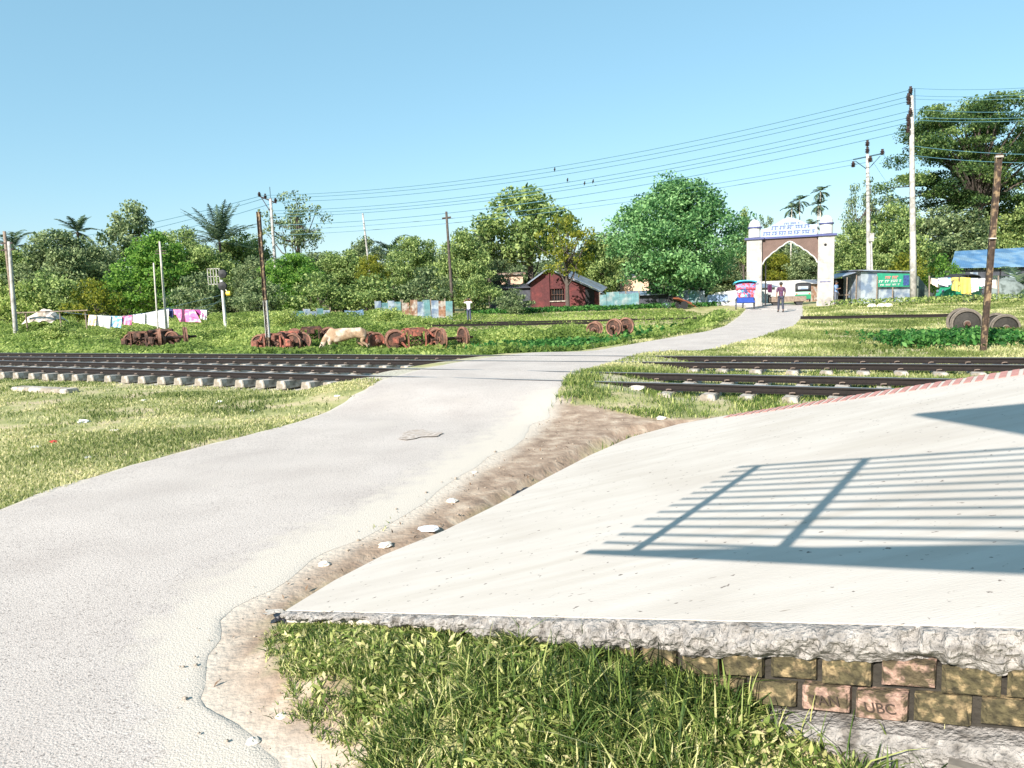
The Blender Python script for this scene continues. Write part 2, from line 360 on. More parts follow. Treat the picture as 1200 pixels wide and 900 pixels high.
c1 = mixc(N, L, at(N, 'dirt'), grassc, dirtc); c2 = mixc(N, L, at(N, 'bed'), c1, bedc); c3 = mixc(N, L, at(N, 'dust'), c2, (.48, .42, .35)); L.new(c3, b.inputs['Base Color'])
bp = N.new('ShaderNodeBump'); bp.inputs['Distance'].default_value = .014; L.new(nz(N, L, co, 24, 9), bp.inputs['Height']); L.new(bp.outputs[0], b.inputs['Normal'])
dust = np.clip(1-sstep(.0, .26, rd_+.12*(vnoise(Xf, Yf, .2, 19)-.5)), 0, 1)*np.maximum(dm, .35*(Yf > 14))
g = npmesh('ground', np.stack([Xf, Yf, Z], 1), quads, mg, {'dirt': dm, 'bed': bm_, 'dust': dust}, smooth=True); tag(g, kind='structure')
# ------------------------------------------------------------------ road
def roadstrip():
    # pair edge points by index then refine
    n = len(RL); assert len(RL) <= len(RR)+3
    L1, _ = resample(RL[:9], 40); L2, _ = resample(RL[8:14], 60); L3, _ = resample(RL[13:], 110)
    # pair with right edge pieces of similar progress
    ri = [0, 12, 19, len(RR)-1]
    return None
def nearest_param(p, q): return
# triangulate road polygon as a fine grid clipped by distance (keeps edges irregular)
med_n = 260
Lr, _ = resample(RL, 700); Rr, _ = resample(RR, 700)
from bisect import bisect
def pairs():
    """march along the left edge; partner on the right edge moves monotonically to the closest point ahead"""
    keyL = [0, 2, 3, 5, 8, 10, 12, 13, 15, 18, len(RL)-5, len(RL)-1]
    keyR = [0, 2, 6, 9, 12, 15, 18, 19, 20, 22, len(RR)-5, len(RR)-1]
    A = []; B = []
    for k in range(len(keyL)-1):
        a = np.array(RL[keyL[k]:keyL[k+1]+1]); c = np.array(RR[keyR[k]:keyR[k+1]+1])
        ln = max(np.hypot(*np.diff(a, axis=0).T).sum(), np.hypot(*np.diff(c, axis=0).T).sum()); m = max(6, int(ln/.16)) if a[0][1] > 0 and a[0][1] < 30 else max(6, int(ln/1.0))
        ra, _ = resample(a, m+1); rb, _ = resample(c, m+1); A.append(ra[:-1]); B.append(rb[:-1])
    A.append([RL[-1]]); B.append([RR[-1]]); return np.concatenate(A), np.concatenate(B)
PA, PB = pairs()
tt = np.concatenate([[0, .006], np.linspace(.03, .97, 37), [.994, 1]]); nseg = len(tt)-1
V = []; E = []
for k in range(len(PA)):
    jl = (vnoise(np.array([k*.16]), np.array([0.]), .5, 5)[0]-.5)*.10; jr = (vnoise(np.array([k*.16]), np.array([9.]), .45, 6)[0]-.5)*.16
    dv = PB[k]-PA[k]; W_ = np.linalg.norm(dv)
    u = tt.copy(); u = (u*(1+(jl+jr)/W_) - jl/W_)
    V.append(PA[k][None]+dv[None]*u[:, None]); E.append(np.stack([u*W_, (1-u)*W_], 1))
V = np.concatenate(V); E = np.concatenate(E)
zr = zroad(V[:, 0], V[:, 1]) + .006 + .016*vnoise(V[:, 0], V[:, 1], 1.3, 8)*sstep(.3, 1.2, np.minimum(E[:, 0], E[:, 1]))
zr = zr.reshape(-1, nseg+1); zr[:, 0] -= .005; zr[:, -1] -= .005; zr = zr.ravel()
m1 = nseg+1; I, J = np.meshgrid(np.arange(nseg), np.arange(len(PA)-1)); a0 = (J*m1+I).ravel(); rq = np.stack([a0, a0+1, a0+1+m1, a0+m1], 1)
mr = bpy.data.materials.new('dusty_asphalt'); mr.use_nodes = True; t = mr.node_tree; N = t.nodes; L = t.links; b = N['Principled BSDF']; b.inputs['Roughness'].default_value = .9
co = N.new('ShaderNodeTexCoord').outputs['Object']
asph = ramp(N, L, nz(N, L, co, 1.1, 8), [(.3, (.405, .358, .325)), (.5, (.45, .402, .365)), (.7, (.49, .44, .40))])
spk = ramp(N, L, nz(N, L, co, 70, 4), [(.30, (.30, .28, .27)), (.44, (.95, .95, .95)), (.60, (1, 1, 1)), (.72, (1.25, 1.25, 1.22))])
mm = N.new('ShaderNodeMix'); mm.data_type = 'RGBA'; mm.blend_type = 'MULTIPLY'; mm.inputs['Factor'].default_value = .8; L.new(asph, mm.inputs['A']); L.new(spk, mm.inputs['B'])
dn = N.new('ShaderNodeMath'); dn.operation = 'MULTIPLY_ADD'; L.new(nz(N, L, co, 6, 8), dn.inputs[0]); dn.inputs[1].default_value = 1.25; L.new(at(N, 'dust'), dn.inputs[2])
dr = N.new('ShaderNodeMapRange'); dr.inputs['From Min'].default_value = .80; dr.inputs['From Max'].default_value = 1.30; L.new(dn.outputs[0], dr.inputs['Value'])
rc = mixc(N, L, dr.outputs[0], mm.outputs['Result'], (.50, .45, .385))
pn = N.new('ShaderNodeMapRange'); pn.inputs['From Min'].default_value = .60; pn.inputs['From Max'].default_value = .66; L.new(nz(N, L, co, .8, 10), pn.inputs['Value'])
pm = N.new('ShaderNodeMath'); pm.operation = 'MULTIPLY'; pm.inputs[1].default_value = .35; L.new(pn.outputs[0], pm.inputs[0])
rc2 = mixc(N, L, pm.outputs[0], rc, (.46, .41, .36))
wv = N.new('ShaderNodeTexNoise'); wv.inputs['Scale'].default_value = 3; L.new(co, wv.inputs['Vector']); va = N.new('ShaderNodeMix'); va.data_type = 'RGBA'; va.inputs['Factor'].default_value = .12; L.new(co, va.inputs['A']); L.new(wv.outputs['Color'], va.inputs['B'])
vo = N.new('ShaderNodeTexVoronoi'); vo.feature = 'DISTANCE_TO_EDGE'; vo.inputs['Scale'].default_value = .75; L.new(va.outputs['Result'], vo.inputs['Vector'])
vm = N.new('ShaderNodeMapRange'); vm.inputs['From Min'].default_value = .012; vm.inputs['From Max'].default_value = .0; L.new(vo.outputs['Distance'], vm.inputs['Value'])
vk = N.new('ShaderNodeMath'); vk.operation = 'MULTIPLY'; L.new(vm.outputs[0], vk.inputs[0]); vg = N.new('ShaderNodeMapRange'); vg.inputs['From Min'].default_value = .5; vg.inputs['From Max'].default_value = .62; vg.inputs['To Max'].default_value = .14; L.new(nz(N, L, co, .45, 3), vg.inputs['Value']); L.new(vg.outputs[0], vk.inputs[1])
rc3 = mixc(N, L, vk.outputs[0], rc2, (.22, .19, .17))
st_ = N.new('ShaderNodeMapRange'); st_.inputs['From Min'].default_value = .56; st_.inputs['From Max'].default_value = .75; st_.inputs['To Max'].default_value = .28; L.new(nz(N, L, co, .33, 9), st_.inputs['Value'])
rc4 = mixc(N, L, st_.outputs[0], rc3, (.33, .285, .25)); L.new(rc4, b.inputs['Base Color'])
bp = N.new('ShaderNodeBump'); bp.inputs['Distance'].default_value = .006; L.new(nz(N, L, co, 110, 4), bp.inputs['Height']); L.new(bp.outputs[0], b.inputs['Normal'])
dright = (1-sstep(0, .9, E[:, 1]))*(1-sstep(11, 13, V[:, 1])); dleft = (1-sstep(0, .18, E[:, 0]))*.6
far = .35*(1-sstep(0, .5, E[:, 1]))*sstep(12, 14, V[:, 1])
r_ = npmesh('road', np.column_stack([V, zr]), rq, mr, {'dust': np.maximum(np.maximum(dright, dleft), far)}, smooth=True); tag(r_, kind='structure')
# sandy repair patch on the road
def puddle_patch(px, py, rx, ry, seed, m, name, lab):
    c = Pz(px, py, 0); n = 36; vs = [(0, 0, 0)]; rr = random.Random(seed)
    for k in range(n):
        a = 2*math.pi*k/n; q = 1+.25*math.sin(3*a+seed)+.12*rr.uniform(-1, 1); vs.append((rx*q*math.cos(a), ry*q*math.sin(a), 0))
    mb = MB(); z0 = float(zroad(c[0], c[1]))+.026; mb.add([(v[0]+c[0], v[1]+c[1], z0) for v in vs], [(0, 1+k, 1+(k+1) % n) for k in range(n)]); o = mb.build(name, m); tag(o, kind='structure'); return o
puddle_patch(490, 511, .24, .30, 2, mat('patch_sand', (.42, .37, .33), .95, .3, 18, .004, 0, (.34, .285, .24), .6, 14), 'road_patch', '')
# ------------------------------------------------------------------ tracks
def rail_profile(): return [(p, q*.83) for p, q in [(-.06, 0), (.06, 0), (.06, .012), (.012, .03), (.012, .098), (.034, .108), (.034, .14), (.026, .145), (-.026, .145), (-.034, .14), (-.034, .108), (-.012, .098), (-.012, .03), (-.06, .012)]]
def build_track(TR, t0, t1, s0, s1, label, skip, sp=.62):
    ztop = .205; o = TR.pt((t0+t1)/2); th = thing('railway_track', label, 'railway track', (o[0], o[1], 0)); org = (o[0], o[1], 0)
    for sg in (-1, 1):
        mb = MB(); pr = rail_profile(); K = int((t1-t0)/4)+1; vs = []; L_ = len(pr)
        for k in range(K+1):
            c = TR.pt(t0+(t1-t0)*k/K, sg*TR.hg)
            vs += [(c[0]+TR.n[0]*p, c[1]+TR.n[1]*p, ztop-.121+q) for p, q in pr]
        mb.cm = 0
        for k in range(K):
            for q in range(L_):
                mb.cm = 1 if q in (6, 7, 8) else 0
                mb.add([], []) ; mb.f.append((k*L_+q, k*L_+(q+1) % L_, (k+1)*L_+(q+1) % L_, (k+1)*L_+q)); mb.m.append(mb.cm)
        mb.v += [tuple(map(float, v)) for v in vs]
        mb.build('rail', [M_railside, M_railtop], th, org)
    me = None; cl = None; k = 0; tcur = s0
    ang = math.atan2(TR.d[1], TR.d[0])
    while tcur < s1:
        c = TR.pt(tcur)
        if not skip(c[0], c[1]) and k < 98:
            if me is None:
                mb = MB(); w2 = TR.hg+.42; n_ = 10
                prof = [(-.14, -.16), (.14, -.16), (.105, 0), (-.105, 0)]
                vs = []
                for q in range(n_+1):
                    yy = -w2+2*w2*q/n_; dz = .028*(abs(yy)/w2)**2-.018
                    vs += [(p, yy, z_+(dz if z_ == 0 else 0)) for p, z_ in prof]
                fs = [(q*4+a, q*4+(a+1) % 4, q*4+4+(a+1) % 4, q*4+4+a) for q in range(n_) for a in range(4)]+[(0, 1, 2, 3), (n_*4, n_*4+1, n_*4+2, n_*4+3)]
                mb.add(vs, fs); so_ = mb.build('sleeper', M_sleeper, th, (0, 0, 0), bevel=.012); me = so_.data
                cm_ = MB(); cm_.tube([(-.04, -.085, .0), (-.04, -.105, .03), (0, -.13, .04), (.035, -.105, .035), (.035, -.055, .022)], .009, 5)
                clo = cm_.build('clip', M_clip, so_, (0, 0, 0)); cl = clo.data; so = so_
            else:
                so = link(bpy.data.objects.new('sleeper', me), th); clo = link(bpy.data.objects.new('clip', cl), so)
            clo.location = (0, -TR.hg, 0); clo2 = link(bpy.data.objects.new('clip', cl), so); clo2.location = (0, TR.hg, 0)
            so.location = (c[0]-org[0]+random.uniform(-.02, .02), c[1]-org[1], ztop-.121+.006-random.uniform(0, .012)); so.rotation_euler = (0, random.uniform(-.03, .03), ang+random.uniform(-.03, .03)); k += 1
        tcur += sp*random.uniform(.97, 1.03)
    print('sleepers', k); return th
inroad = lambda x, y: float(polydist(np.array([x]), np.array([y]), ROADPOLY)[0]) < .35
build_track(TN, -60, 14.5, -27, 9.6, 'near railway track with dark rails on pale concrete sleepers, closest to the ramp', inroad)
build_track(TF, -70, 40, -34, 15, 'second railway track behind the near one, running past the rusty bogies', inroad)
# overgrown siding in front of the brick house and on the right by the sheds
def siding(pts, label):
    c = Pz(*pts[0], -.3); a = Py(pts[0][0], pts[0][1], pts[0][2]) if len(pts[0]) == 3 else None
    return
def rail_line(a, b, label, grp=None):
    a = Vector(a); b = Vector(b); d = (b-a); n = Vector((-d.y, d.x, 0)).normalized(); mb = MB(); pr = rail_profile(); vs = []
    K = 8
    for k in range(K+1):
        c = a+d*k/K; c.z += random.uniform(-.01, .01); vs += [(c.x+n.x*p, c.y+n.y*p, c.z+q) for p, q in pr]
    L_ = len(pr); mb.add(vs, [(k*L_+q, k*L_+(q+1) % L_, (k+1)*L_+(q+1) % L_, (k+1)*L_+q) for k in range(K) for q in range(L_)])
    o = mb.build('siding_rail', M_railside); return tag(o, label, 'rail', grp)
def GP(px, py, y): q = Py(px, py, y); return q
rail_line(Py(425, 382.5, 49), Py(860, 373, 47), 'long rusty siding rail in the grass in front of the red brick house')
rail_line(Py(500, 383, 44.5), Py(700, 379.5, 44), 'short rusty rail lying in weeds between the man in white and the lone wheels')
rail_line(Py(938, 374, 31), Py(1120, 371, 29), 'rusty siding rail on the grass right of the road, ending at the wheelset')
# ------------------------------------------------------------------ platform ramp
th = thing('platform_ramp', 'pale concrete platform ramp with rough broken edge over brickwork', 'ramp', (T0[0], T0[1], 0)); ORGR = (T0[0], T0[1], 0)
M_slab = bpy.data.materials.new('ramp_concrete'); M_slab.use_nodes = True; t = M_slab.node_tree; N = t.nodes; L = t.links; b = N['Principled BSDF']; b.inputs['Roughness'].default_value = .85
co = N.new('ShaderNodeTexCoord').outputs['Object']
mp = N.new('ShaderNodeMapping'); mp.inputs['Rotation'].default_value = (0, 0, math.radians(38)); mp.inputs['Scale'].default_value = (1, 5, 1); L.new(co, mp.inputs['Vector'])
s1 = ramp(N, L, nz(N, L, mp.outputs[0], 1.6, 9), [(.3, (.485, .438, .385)), (.5, (.51, .463, .41)), (.7, (.535, .49, .435))])
s2 = ramp(N, L, nz(N, L, co, 1.1, 6), [(.25, (.86, .84, .82)), (.55, (1, 1, 1))]); mm = N.new('ShaderNodeMix'); mm.data_type = 'RGBA'; mm.blend_type = 'MULTIPLY'; mm.inputs['Factor'].default_value = 1; L.new(s1, mm.inputs['A']); L.new(s2, mm.inputs['B'])
sp = N.new('ShaderNodeMapRange'); sp.inputs['From Min'].default_value = .74; sp.inputs['From Max'].default_value = .77; L.new(nz(N, L, mp.outputs[0], 9, 2), sp.inputs['Value'])
s3 = mixc(N, L, sp.outputs[0], mm.outputs['Result'], (.27, .22, .18))
sq_ = N.new('ShaderNodeMapRange'); sq_.inputs['From Min'].default_value = .52; sq_.inputs['From Max'].default_value = .72; sq_.inputs['To Max'].default_value = .55; L.new(nz(N, L, mp.outputs[0], .9, 10), sq_.inputs['Value'])
s4 = mixc(N, L, sq_.outputs[0], s3, (.42, .37, .31))
sk_ = N.new('ShaderNodeMapRange'); sk_.inputs['From Min'].default_value = .68; sk_.inputs['From Max'].default_value = .72; L.new(nz(N, L, co, 24, 3), sk_.inputs['Value']); s5 = mixc(N, L, sk_.outputs[0], s4, (.16, .13, .11)); L.new(s5, b.inputs['Base Color'])
bp = N.new('ShaderNodeBump'); bp.inputs['Distance'].default_value = .0018; L.new(nz(N, L, mp.outputs[0], 25, 8), bp.inputs['Height']); L.new(bp.outputs[0], b.inputs['Normal'])
poly = [(p[0], p[1], float(rz_(p[0], p[1]))) for p in RAMPT]; nP = len(poly)
mb = MB(); mb.add(poly + [(x, y, z-.07) for x, y, z in poly], [tuple(range(nP))]+[(k, (k+1) % nP, nP+(k+1) % nP, nP+k) for k in range(nP)])
pl = [(p[0], p[1], float(rz_(*p)) if k in (0, 3) else .93) for k, p in enumerate(PLAT)]
mb2 = MB(); mb2.add(pl+[(x, y, z-.9) for x, y, z in pl], [(0, 1, 2), (0, 2, 3), (0, 1, 5, 4), (1, 2, 6, 5), (2, 3, 7, 6)]); mb2.build('platform_slab', M_slab, th, ORGR)
mb.build('concrete_slab', M_slab, th, ORGR)
M_edge = mat('broken_concrete', (.29, .27, .25), .95, .35, 30, .03, 0, (.15, .135, .12), .22, 12, 8, 60)
# ragged edge: displaced sheet along the front
Lf = EL+3.0; NX, NZ = 1150, 20; vs = []
for i_ in range(NX+1):
    s_ = Lf*i_/NX; x0 = T0[0]+EE[0]*s_; y0 = T0[1]+EE[1]*s_; zt = min(float(rz_(x0, y0)), .92)
    thk = .035+.095*float(sstep(.2, 2.2, s_)) + .05*(vnoise(np.array([s_]), np.array([1.]), .22, 4)[0]-.5) + .02*(vnoise(np.array([s_]), np.array([1.]), .05, 9)[0]-.5)
    for j_ in range(NZ+1):
        v_ = j_/NZ; out = .012+.045*math.sin(math.pi*min(1, v_*1.1))**.7*(1 if v_ < .93 else .3) + (vnoise(np.array([s_]), np.array([v_*thk]), .03, 12)[0]-.5)*.035 + (vnoise(np.array([s_]), np.array([v_*thk]), .11, 13)[0]-.5)*.05 + (vnoise(np.array([s_]), np.array([v_*thk]), .011, 14)[0]-.5)*.013 - .03*max(0., float(vnoise(np.array([s_]), np.array([v_*thk]), .045, 17)[0])-.68)/.32
        if j_ == 0: out = .0 + .012*(vnoise(np.array([s_]), np.array([0.]), .06, 15)[0]-.5)
        if j_ == NZ: out = -.06
        vs.append((x0+EN[0]*out, y0+EN[1]*out, zt+.001-thk*v_ - (0.004 if j_ == 0 else 0)))
mb = MB(); mb.add(vs, [(a*(NZ+1)+c, (a+1)*(NZ+1)+c, (a+1)*(NZ+1)+c+1, a*(NZ+1)+c+1) for a in range(NX) for c in range(NZ)])
mb.build('broken_edge', M_edge, th, ORGR)
# brickwork: headers course by course following the slope
M_brick = mat('mossy_brick', (.07, .058, .028), .95, .6, 40, .014, 0, (.23, .17, .09), .36, 26, 8, 70)
M_brick2 = mat('pink_brick', (.31, .20, .155), .9, .45, 34, .014, 0, (.085, .065, .035), .58, 24, 8, 70)
M_mort = mat('dark_mortar', (.03, .026, .02), .95, .4, 20, .01)
wb = MB(); rr = random.Random(4)
def wp(s_, d_, z_): return Vector((T0[0]+EE[0]*s_+EN[0]*d_, T0[1]+EE[1]*s_+EN[1]*d_, z_))
def ztop_at(s_): p = T0[:2]+EE*s_; return min(float(rz_(*p)), .92)
texts = []
for row in range(2):
    s_ = .9 + (.07 if row % 2 else 0)
    while s_ < Lf:
        bw = .140+rr.uniform(-.012, .006); off = .118+row*.097+rr.uniform(-.005, .005)
        z1 = ztop_at(s_)-off; z2 = ztop_at(s_+bw)-off; h_ = .083+rr.uniform(-.007, .003); d_ = .0+rr.uniform(-.012, .008)
        q = [wp(s_, d_, z1-h_), wp(s_+bw, d_, z2-h_), wp(s_+bw, d_, z2), wp(s_, d_, z1)]
        cv_ = np.array(wp(s_+bw/2, .01, z1-h_/2))-CAM; bpx = 600+f*(cv_@Rt)/(cv_@Fw)
        pink = (row == 1 and 962 < bpx < 1072) or (row == 0 and 1050 < bpx < 1100)
        # rounded worn face: inset ring pushed forward
        cen = sum(q, Vector())/4; nvec = Vector((EN[0], EN[1], 0))
        ring = [p_+(cen-p_)*rr.uniform(.06, .24)+nvec*rr.uniform(.006, .016) for p_ in q]
        back = [p_-nvec*.09 for p_ in q]
        wb.cm = 1 if pink else 0
        wb.add(q+ring+back, [(4, 5, 6, 7)]+[(k, (k+1) % 4, 4+(k+1) % 4, 4+k) for k in range(4)]+[(k, (k+1) % 4, 8+(k+1) % 4, 8+k) for k in range(4)])
        if row == 1: texts.append((s_, bw, z1, z2, h_, d_))
        s_ += bw+rr.uniform(.014, .03)
# mortar backing
wb.cm = 2; wb.prism([wp(.6, -.03, -.2), wp(Lf, -.03, -.2), wp(Lf, -.03, ztop_at(Lf)-.1), wp(2.9, -.03, ztop_at(2.9)-.1), wp(.6, -.03, ztop_at(.6)-.09)], tuple(-np.array([EN[0], EN[1], 0])*.1))
wb.build('brick_course', [M_brick, M_brick2, M_mort], th, ORGR)
# footing ledge below the bricks
vs = []; NX = 200
for i_ in range(NX+1):
    s_ = .9+(Lf-.9)*i_/NX; zt = ztop_at(s_)-.318
    n_ = [vnoise(np.array([s_]), np.array([k*1.]), .07, 20+k)[0]-.5 for k in range(4)]
    for (d_, dz) in ((-.1, .01), (-.01+.01*n_[0], .008*n_[1]), (.05+.02*n_[0], -.004+.012*n_[2]), (.075+.025*n_[1], -.03+.01*n_[2]), (.07+.02*n_[3], -.10), (.085, -.45)):
        p_ = wp(s_, d_, zt+dz); vs.append(p_)
mb = MB(); mb.add(vs, [(a*6+c, (a+1)*6+c, (a+1)*6+c+1, a*6+c+1) for a in range(NX) for c in range(5)])
mb.build('footing', M_edge, th, ORGR)
def s_at(px):
    best = min(range(400), key=lambda k: abs((lambda v_: 600+f*(v_@Rt)/(v_@Fw))(np.array(wp(k*.01, .1, ztop_at(k*.01)-.36))-CAM)-px)); return best*.01
sA = s_at(1112); sJ = s_at(1168)
MB().prism([wp(sA, .086, ztop_at(sA)-1.1), wp(Lf, .086, ztop_at(Lf)-1.1), wp(Lf, .086, ztop_at(Lf)-.352), wp(sA, .086, ztop_at(sA)-.352)], tuple(np.array([EN[0], EN[1], 0])*.035)).build('lower_block', mat('smooth_grey_concrete', (.15, .135, .115), .9, .35, 12, .004, 0, (.22, .20, .18), .4, 6), th, ORGR)
MB().prism([wp(sJ, .1215, ztop_at(sJ)-1.0), wp(sJ+.012, .1215, ztop_at(sJ)-1.0), wp(sJ+.012, .1215, ztop_at(sJ)-.36), wp(sJ, .1215, ztop_at(sJ)-.36)], tuple(np.array([EN[0], EN[1], 0])*.004)).build('mortar_joint', M_white, th, ORGR)
# stamped letters on two bricks
M_stamp = mat('stamp_shadow_clay', (.045, .03, .022), .95, .2, 30)
cand = [q for q in texts if 2.35 < q[0] < 2.95]
def nearest_px(px):
    best = None
    for q in texts:
        c_ = wp(q[0]+q[1]/2, .01, (q[2]+q[3])/2-q[4]/2); v_ = np.array(c_)-CAM; k_ = v_@Fw; x_ = 600+f*(v_@Rt)/k_
        if best is None or abs(x_-px) < best[0]: best = (abs(x_-px), q)
    return best[1]
for px_, word in ((988, 'TAN'), (1047, 'UBC')):
    q = nearest_px(px_)
    cu = bpy.data.curves.new('stamp', 'FONT'); cu.body = word; cu.size = .046; cu.extrude = .0008; cu.align_x = 'CENTER'; cu.align_y = 'CENTER'
    to = bpy.data.objects.new('stamp', cu); C.objects.link(to); dg = bpy.context.evaluated_depsgraph_get(); me = bpy.data.meshes.new_from_object(to.evaluated_get(dg)); C.objects.unlink(to)
    me.materials.append(M_stamp); o = bpy.data.objects.new('stamped_letters', me); link(o, th)
    c_ = wp(q[0]+q[1]/2, q[5]+.0185, (q[2]+q[3])/2-q[4]/2); o.location = (c_.x-ORGR[0], c_.y-ORGR[1], c_.z)
    ex = Vector((EE[0], EE[1], (q[3]-q[2])/q[1])).normalized(); eo = Vector((EN[0], EN[1], 0)); ez = eo.cross(ex).normalized()
    o.rotation_euler = Matrix((ex, ez, eo)).transposed().to_euler()
# tactile red ridges along the track-side edge
M_tact = mat('faded_red_tile', (.42, .20, .17), .85, .15, 10)
mb = MB(); ge = (F1-G0); gl = np.linalg.norm(ge[:2]); ge = ge/gl; gp = np.array([-ge[1], ge[0]]);
if gp[1] < 0: gp = -gp
s_ = .1
while s_ < gl+2.5:
    p0 = G0[:2]+ge[:2]*s_; 
    wd = .26+.10*s_
    a_ = p0-gp*.015; b_ = p0-gp*(.015+wd)
    hw = .030; q = []
    for pt, sg in ((a_, -1), (a_, 1), (b_, 1), (b_, -1)):
        x_, y_ = pt+ge[:2]*hw*sg; q.append((x_, y_, float(rz_(x_, y_))+.0))
    mb.prism([(x_, y_, z_-.004) for x_, y_, z_ in q], (0, 0, .011)); s_ += .098
mb.build('tactile_strip', M_tact, th, ORGR)
# box drain slab at lower right
mb = MB(); c_ = wp(2.95, .30, 0)
# ------------------------------------------------------------------ overhead footbridge pieces (behind the camera, they throw the shadows on the ramp)
D3 = np.array(LD)
def back(P, t_): return P - D3*t_
p1 = onr(740, 648); p2 = onr(905, 655); TB = 4.6
e_dir = (p2-p1); e_len = np.linalg.norm(e_dir[:2]); e_u = e_dir/e_len
RHH = 2.05*math.tan(SUN_EL)
fb = thing('footbridge_railing', 'steel footbridge railing above and behind the camera casting barred shadow', 'railing', back(p1, TB)); OB = tuple(back(p1, TB))
M_pipe = mat('painted_pipe', (.25, .27, .3), .5, .1, 5, 0, .3)
base = back(p1, TB)
for k in (0, 1, 3.6, 5.6):
    MB().box(tuple(base+e_u*e_len*k+np.array([0, 0, RHH/2])), (.05, .05, RHH), math.atan2(e_u[1], e_u[0])).build('post', M_pipe, fb, OB)
nb = 13
for k in range(nb):
    hh = RHH*(k+1)/nb; st = -(.17+.12*(1-hh/RHH))
    MB().tube([tuple(base+e_u*st+np.array([0, 0, hh])), tuple(base+e_u*6+np.array([0, 0, hh]))], .0125 if k < nb-1 else .017, 6).build('rail_bar', M_pipe, fb, OB)
qa_, qb_ = onr(1200, 669), onr(1200, 643); hw_ = np.linalg.norm((qa_-qb_)[:2])*math.tan(SUN_EL); kk = np.linalg.norm((qa_-p1)[:2])/np.linalg.norm(e_u[:2]); g_ = hw_/kk
print('band', hw_, kk)
a_ = base-e_u*.30; b_ = base+e_u*6
MB().prism([tuple(a_+[0, 0, .015]), tuple(base+[0, 0, .03]), tuple(b_+[0, 0, .03+6*g_]), tuple(b_+[0, 0, -.02]), tuple(a_+[0, 0, -.02])], tuple(np.array([e_u[1], -e_u[0], 0])*.02)).build('stringer', M_pipe, fb, OB)
for k in (3.2, 5.8):
    q = base+e_u*k; MB().box((q[0], q[1], (q[2]-.3)/2), (.15, .15, q[2]-.3)).build('column', M_pipe, fb, OB)
ap = onr(1070, 487); t_ = (ap, onr(1200, 475), onr(1200, 510)); ZR = 6.2
def tob(P): return P - D3*((P[2]-ZR)/D3[2])
A_, B_, C__ = [tob(q) for q in t_]; e1 = (B_-A_)/np.linalg.norm(B_-A_); e2 = (C__-A_)/np.linalg.norm(C__-A_)
rf = thing('footbridge_roof', 'flat footbridge roof corner behind the camera', 'roof', (A_[0], A_[1], 0)); OR_ = (A_[0], A_[1], 0)
MB().prism([tuple(A_), tuple(A_+e1*9), tuple(A_+e1*9+e2*6), tuple(A_+e2*6)], (0, 0, .06)).build('roof_sheet', M_tinsilver, rf, OR_)
for q in (A_+e1*8.4+e2*.4, A_+e1*8.2+e2*5.4): MB().box((q[0], q[1], ZR/2), (.2, .2, ZR)).build('column', M_pipe, rf, OR_)
# ================================================================== vegetation
def leafquads(cen, size, rs, up=.35, asp=.55, flat=None):
    """rhombic leaves at cen (N,3) with random directions; returns V, F, v"""
    n = len(cen); d = rs.normal(size=(n, 3)); d[:, 2] += .0; d /= np.linalg.norm(d, axis=1)[:, None]
    nn_ = rs.normal(size=(n, 3)); nn_[:, 2] += up*2; 
    sd_ = np.cross(d, nn_); sd_ /= np.linalg.norm(sd_, axis=1)[:, None]+1e-9
    s = (size*(.6+.8*rs.rand(n)))[:, None]; fold = np.cross(sd_, d)*s*.12
    V = np.stack([cen-d*s*.5, cen+sd_*s*asp*.5+fold, cen+d*s*.5, cen-sd_*s*asp*.5+fold], 1).reshape(-1, 3)
    F = np.arange(4*n).reshape(n, 4); return V, F
def clumps_env(kind, n, rs, H, W, z0):
    """clump centres for a crown between z0 and H of width W"""
    out = []
    while len(out) < n:
        p = rs.uniform(-1, 1, 3); r = np.linalg.norm(p)
        if r > 1 or r < (.35 if kind != 'airy' else .2): continue
        out.append(p*(.55+.45*r**.3))
    P = np.array(out); cz = (z0+H)/2; hz = (H-z0)/2
    ang = np.arctan2(P[:, 1], P[:, 0]); lob = 1+.22*np.sin(ang*3+rs.rand()*6)*np.sin(P[:, 2]*3+rs.rand()*6)+.10*np.sin(ang*5+rs.rand()*6)
    z = cz+P[:, 2]*hz; wz = 1.0-(.55 if kind == 'dense' else .28)*np.clip(P[:, 2], 0, 1)
    return np.stack([P[:, 0]*W/2*lob*wz, P[:, 1]*W/2*lob*wz, z], 1)
def crown(kind, rs, H=10., W=9., z0=1.5, n=110, per=105, rc=(.75, 1.3), leaf=.30, up=.35):
    Cn = clumps_env(kind, n, rs, H-.4, W-.8, z0)
    cen = []; vv = []
    for c in Cn:
        r = rs.uniform(*rc); m = int(per*r*r)
        p = rs.normal(size=(m, 3)); p /= np.linalg.norm(p, axis=1)[:, None]; p *= (r*rs.rand(m)**.45)[:, None]*np.array([1, 1, .62]); p[:, 2] = p[:, 2]+0
        cen.append(c+p); base = rs.rand()*.38+.44; vv.append(np.clip(base+rs.normal(size=m)*.30, 0, 1))
    cen = np.concatenate(cen); vv = np.concatenate(vv); V, F = leafquads(cen, leaf, rs, up)
    return Cn, V, F, np.repeat(vv, 4)
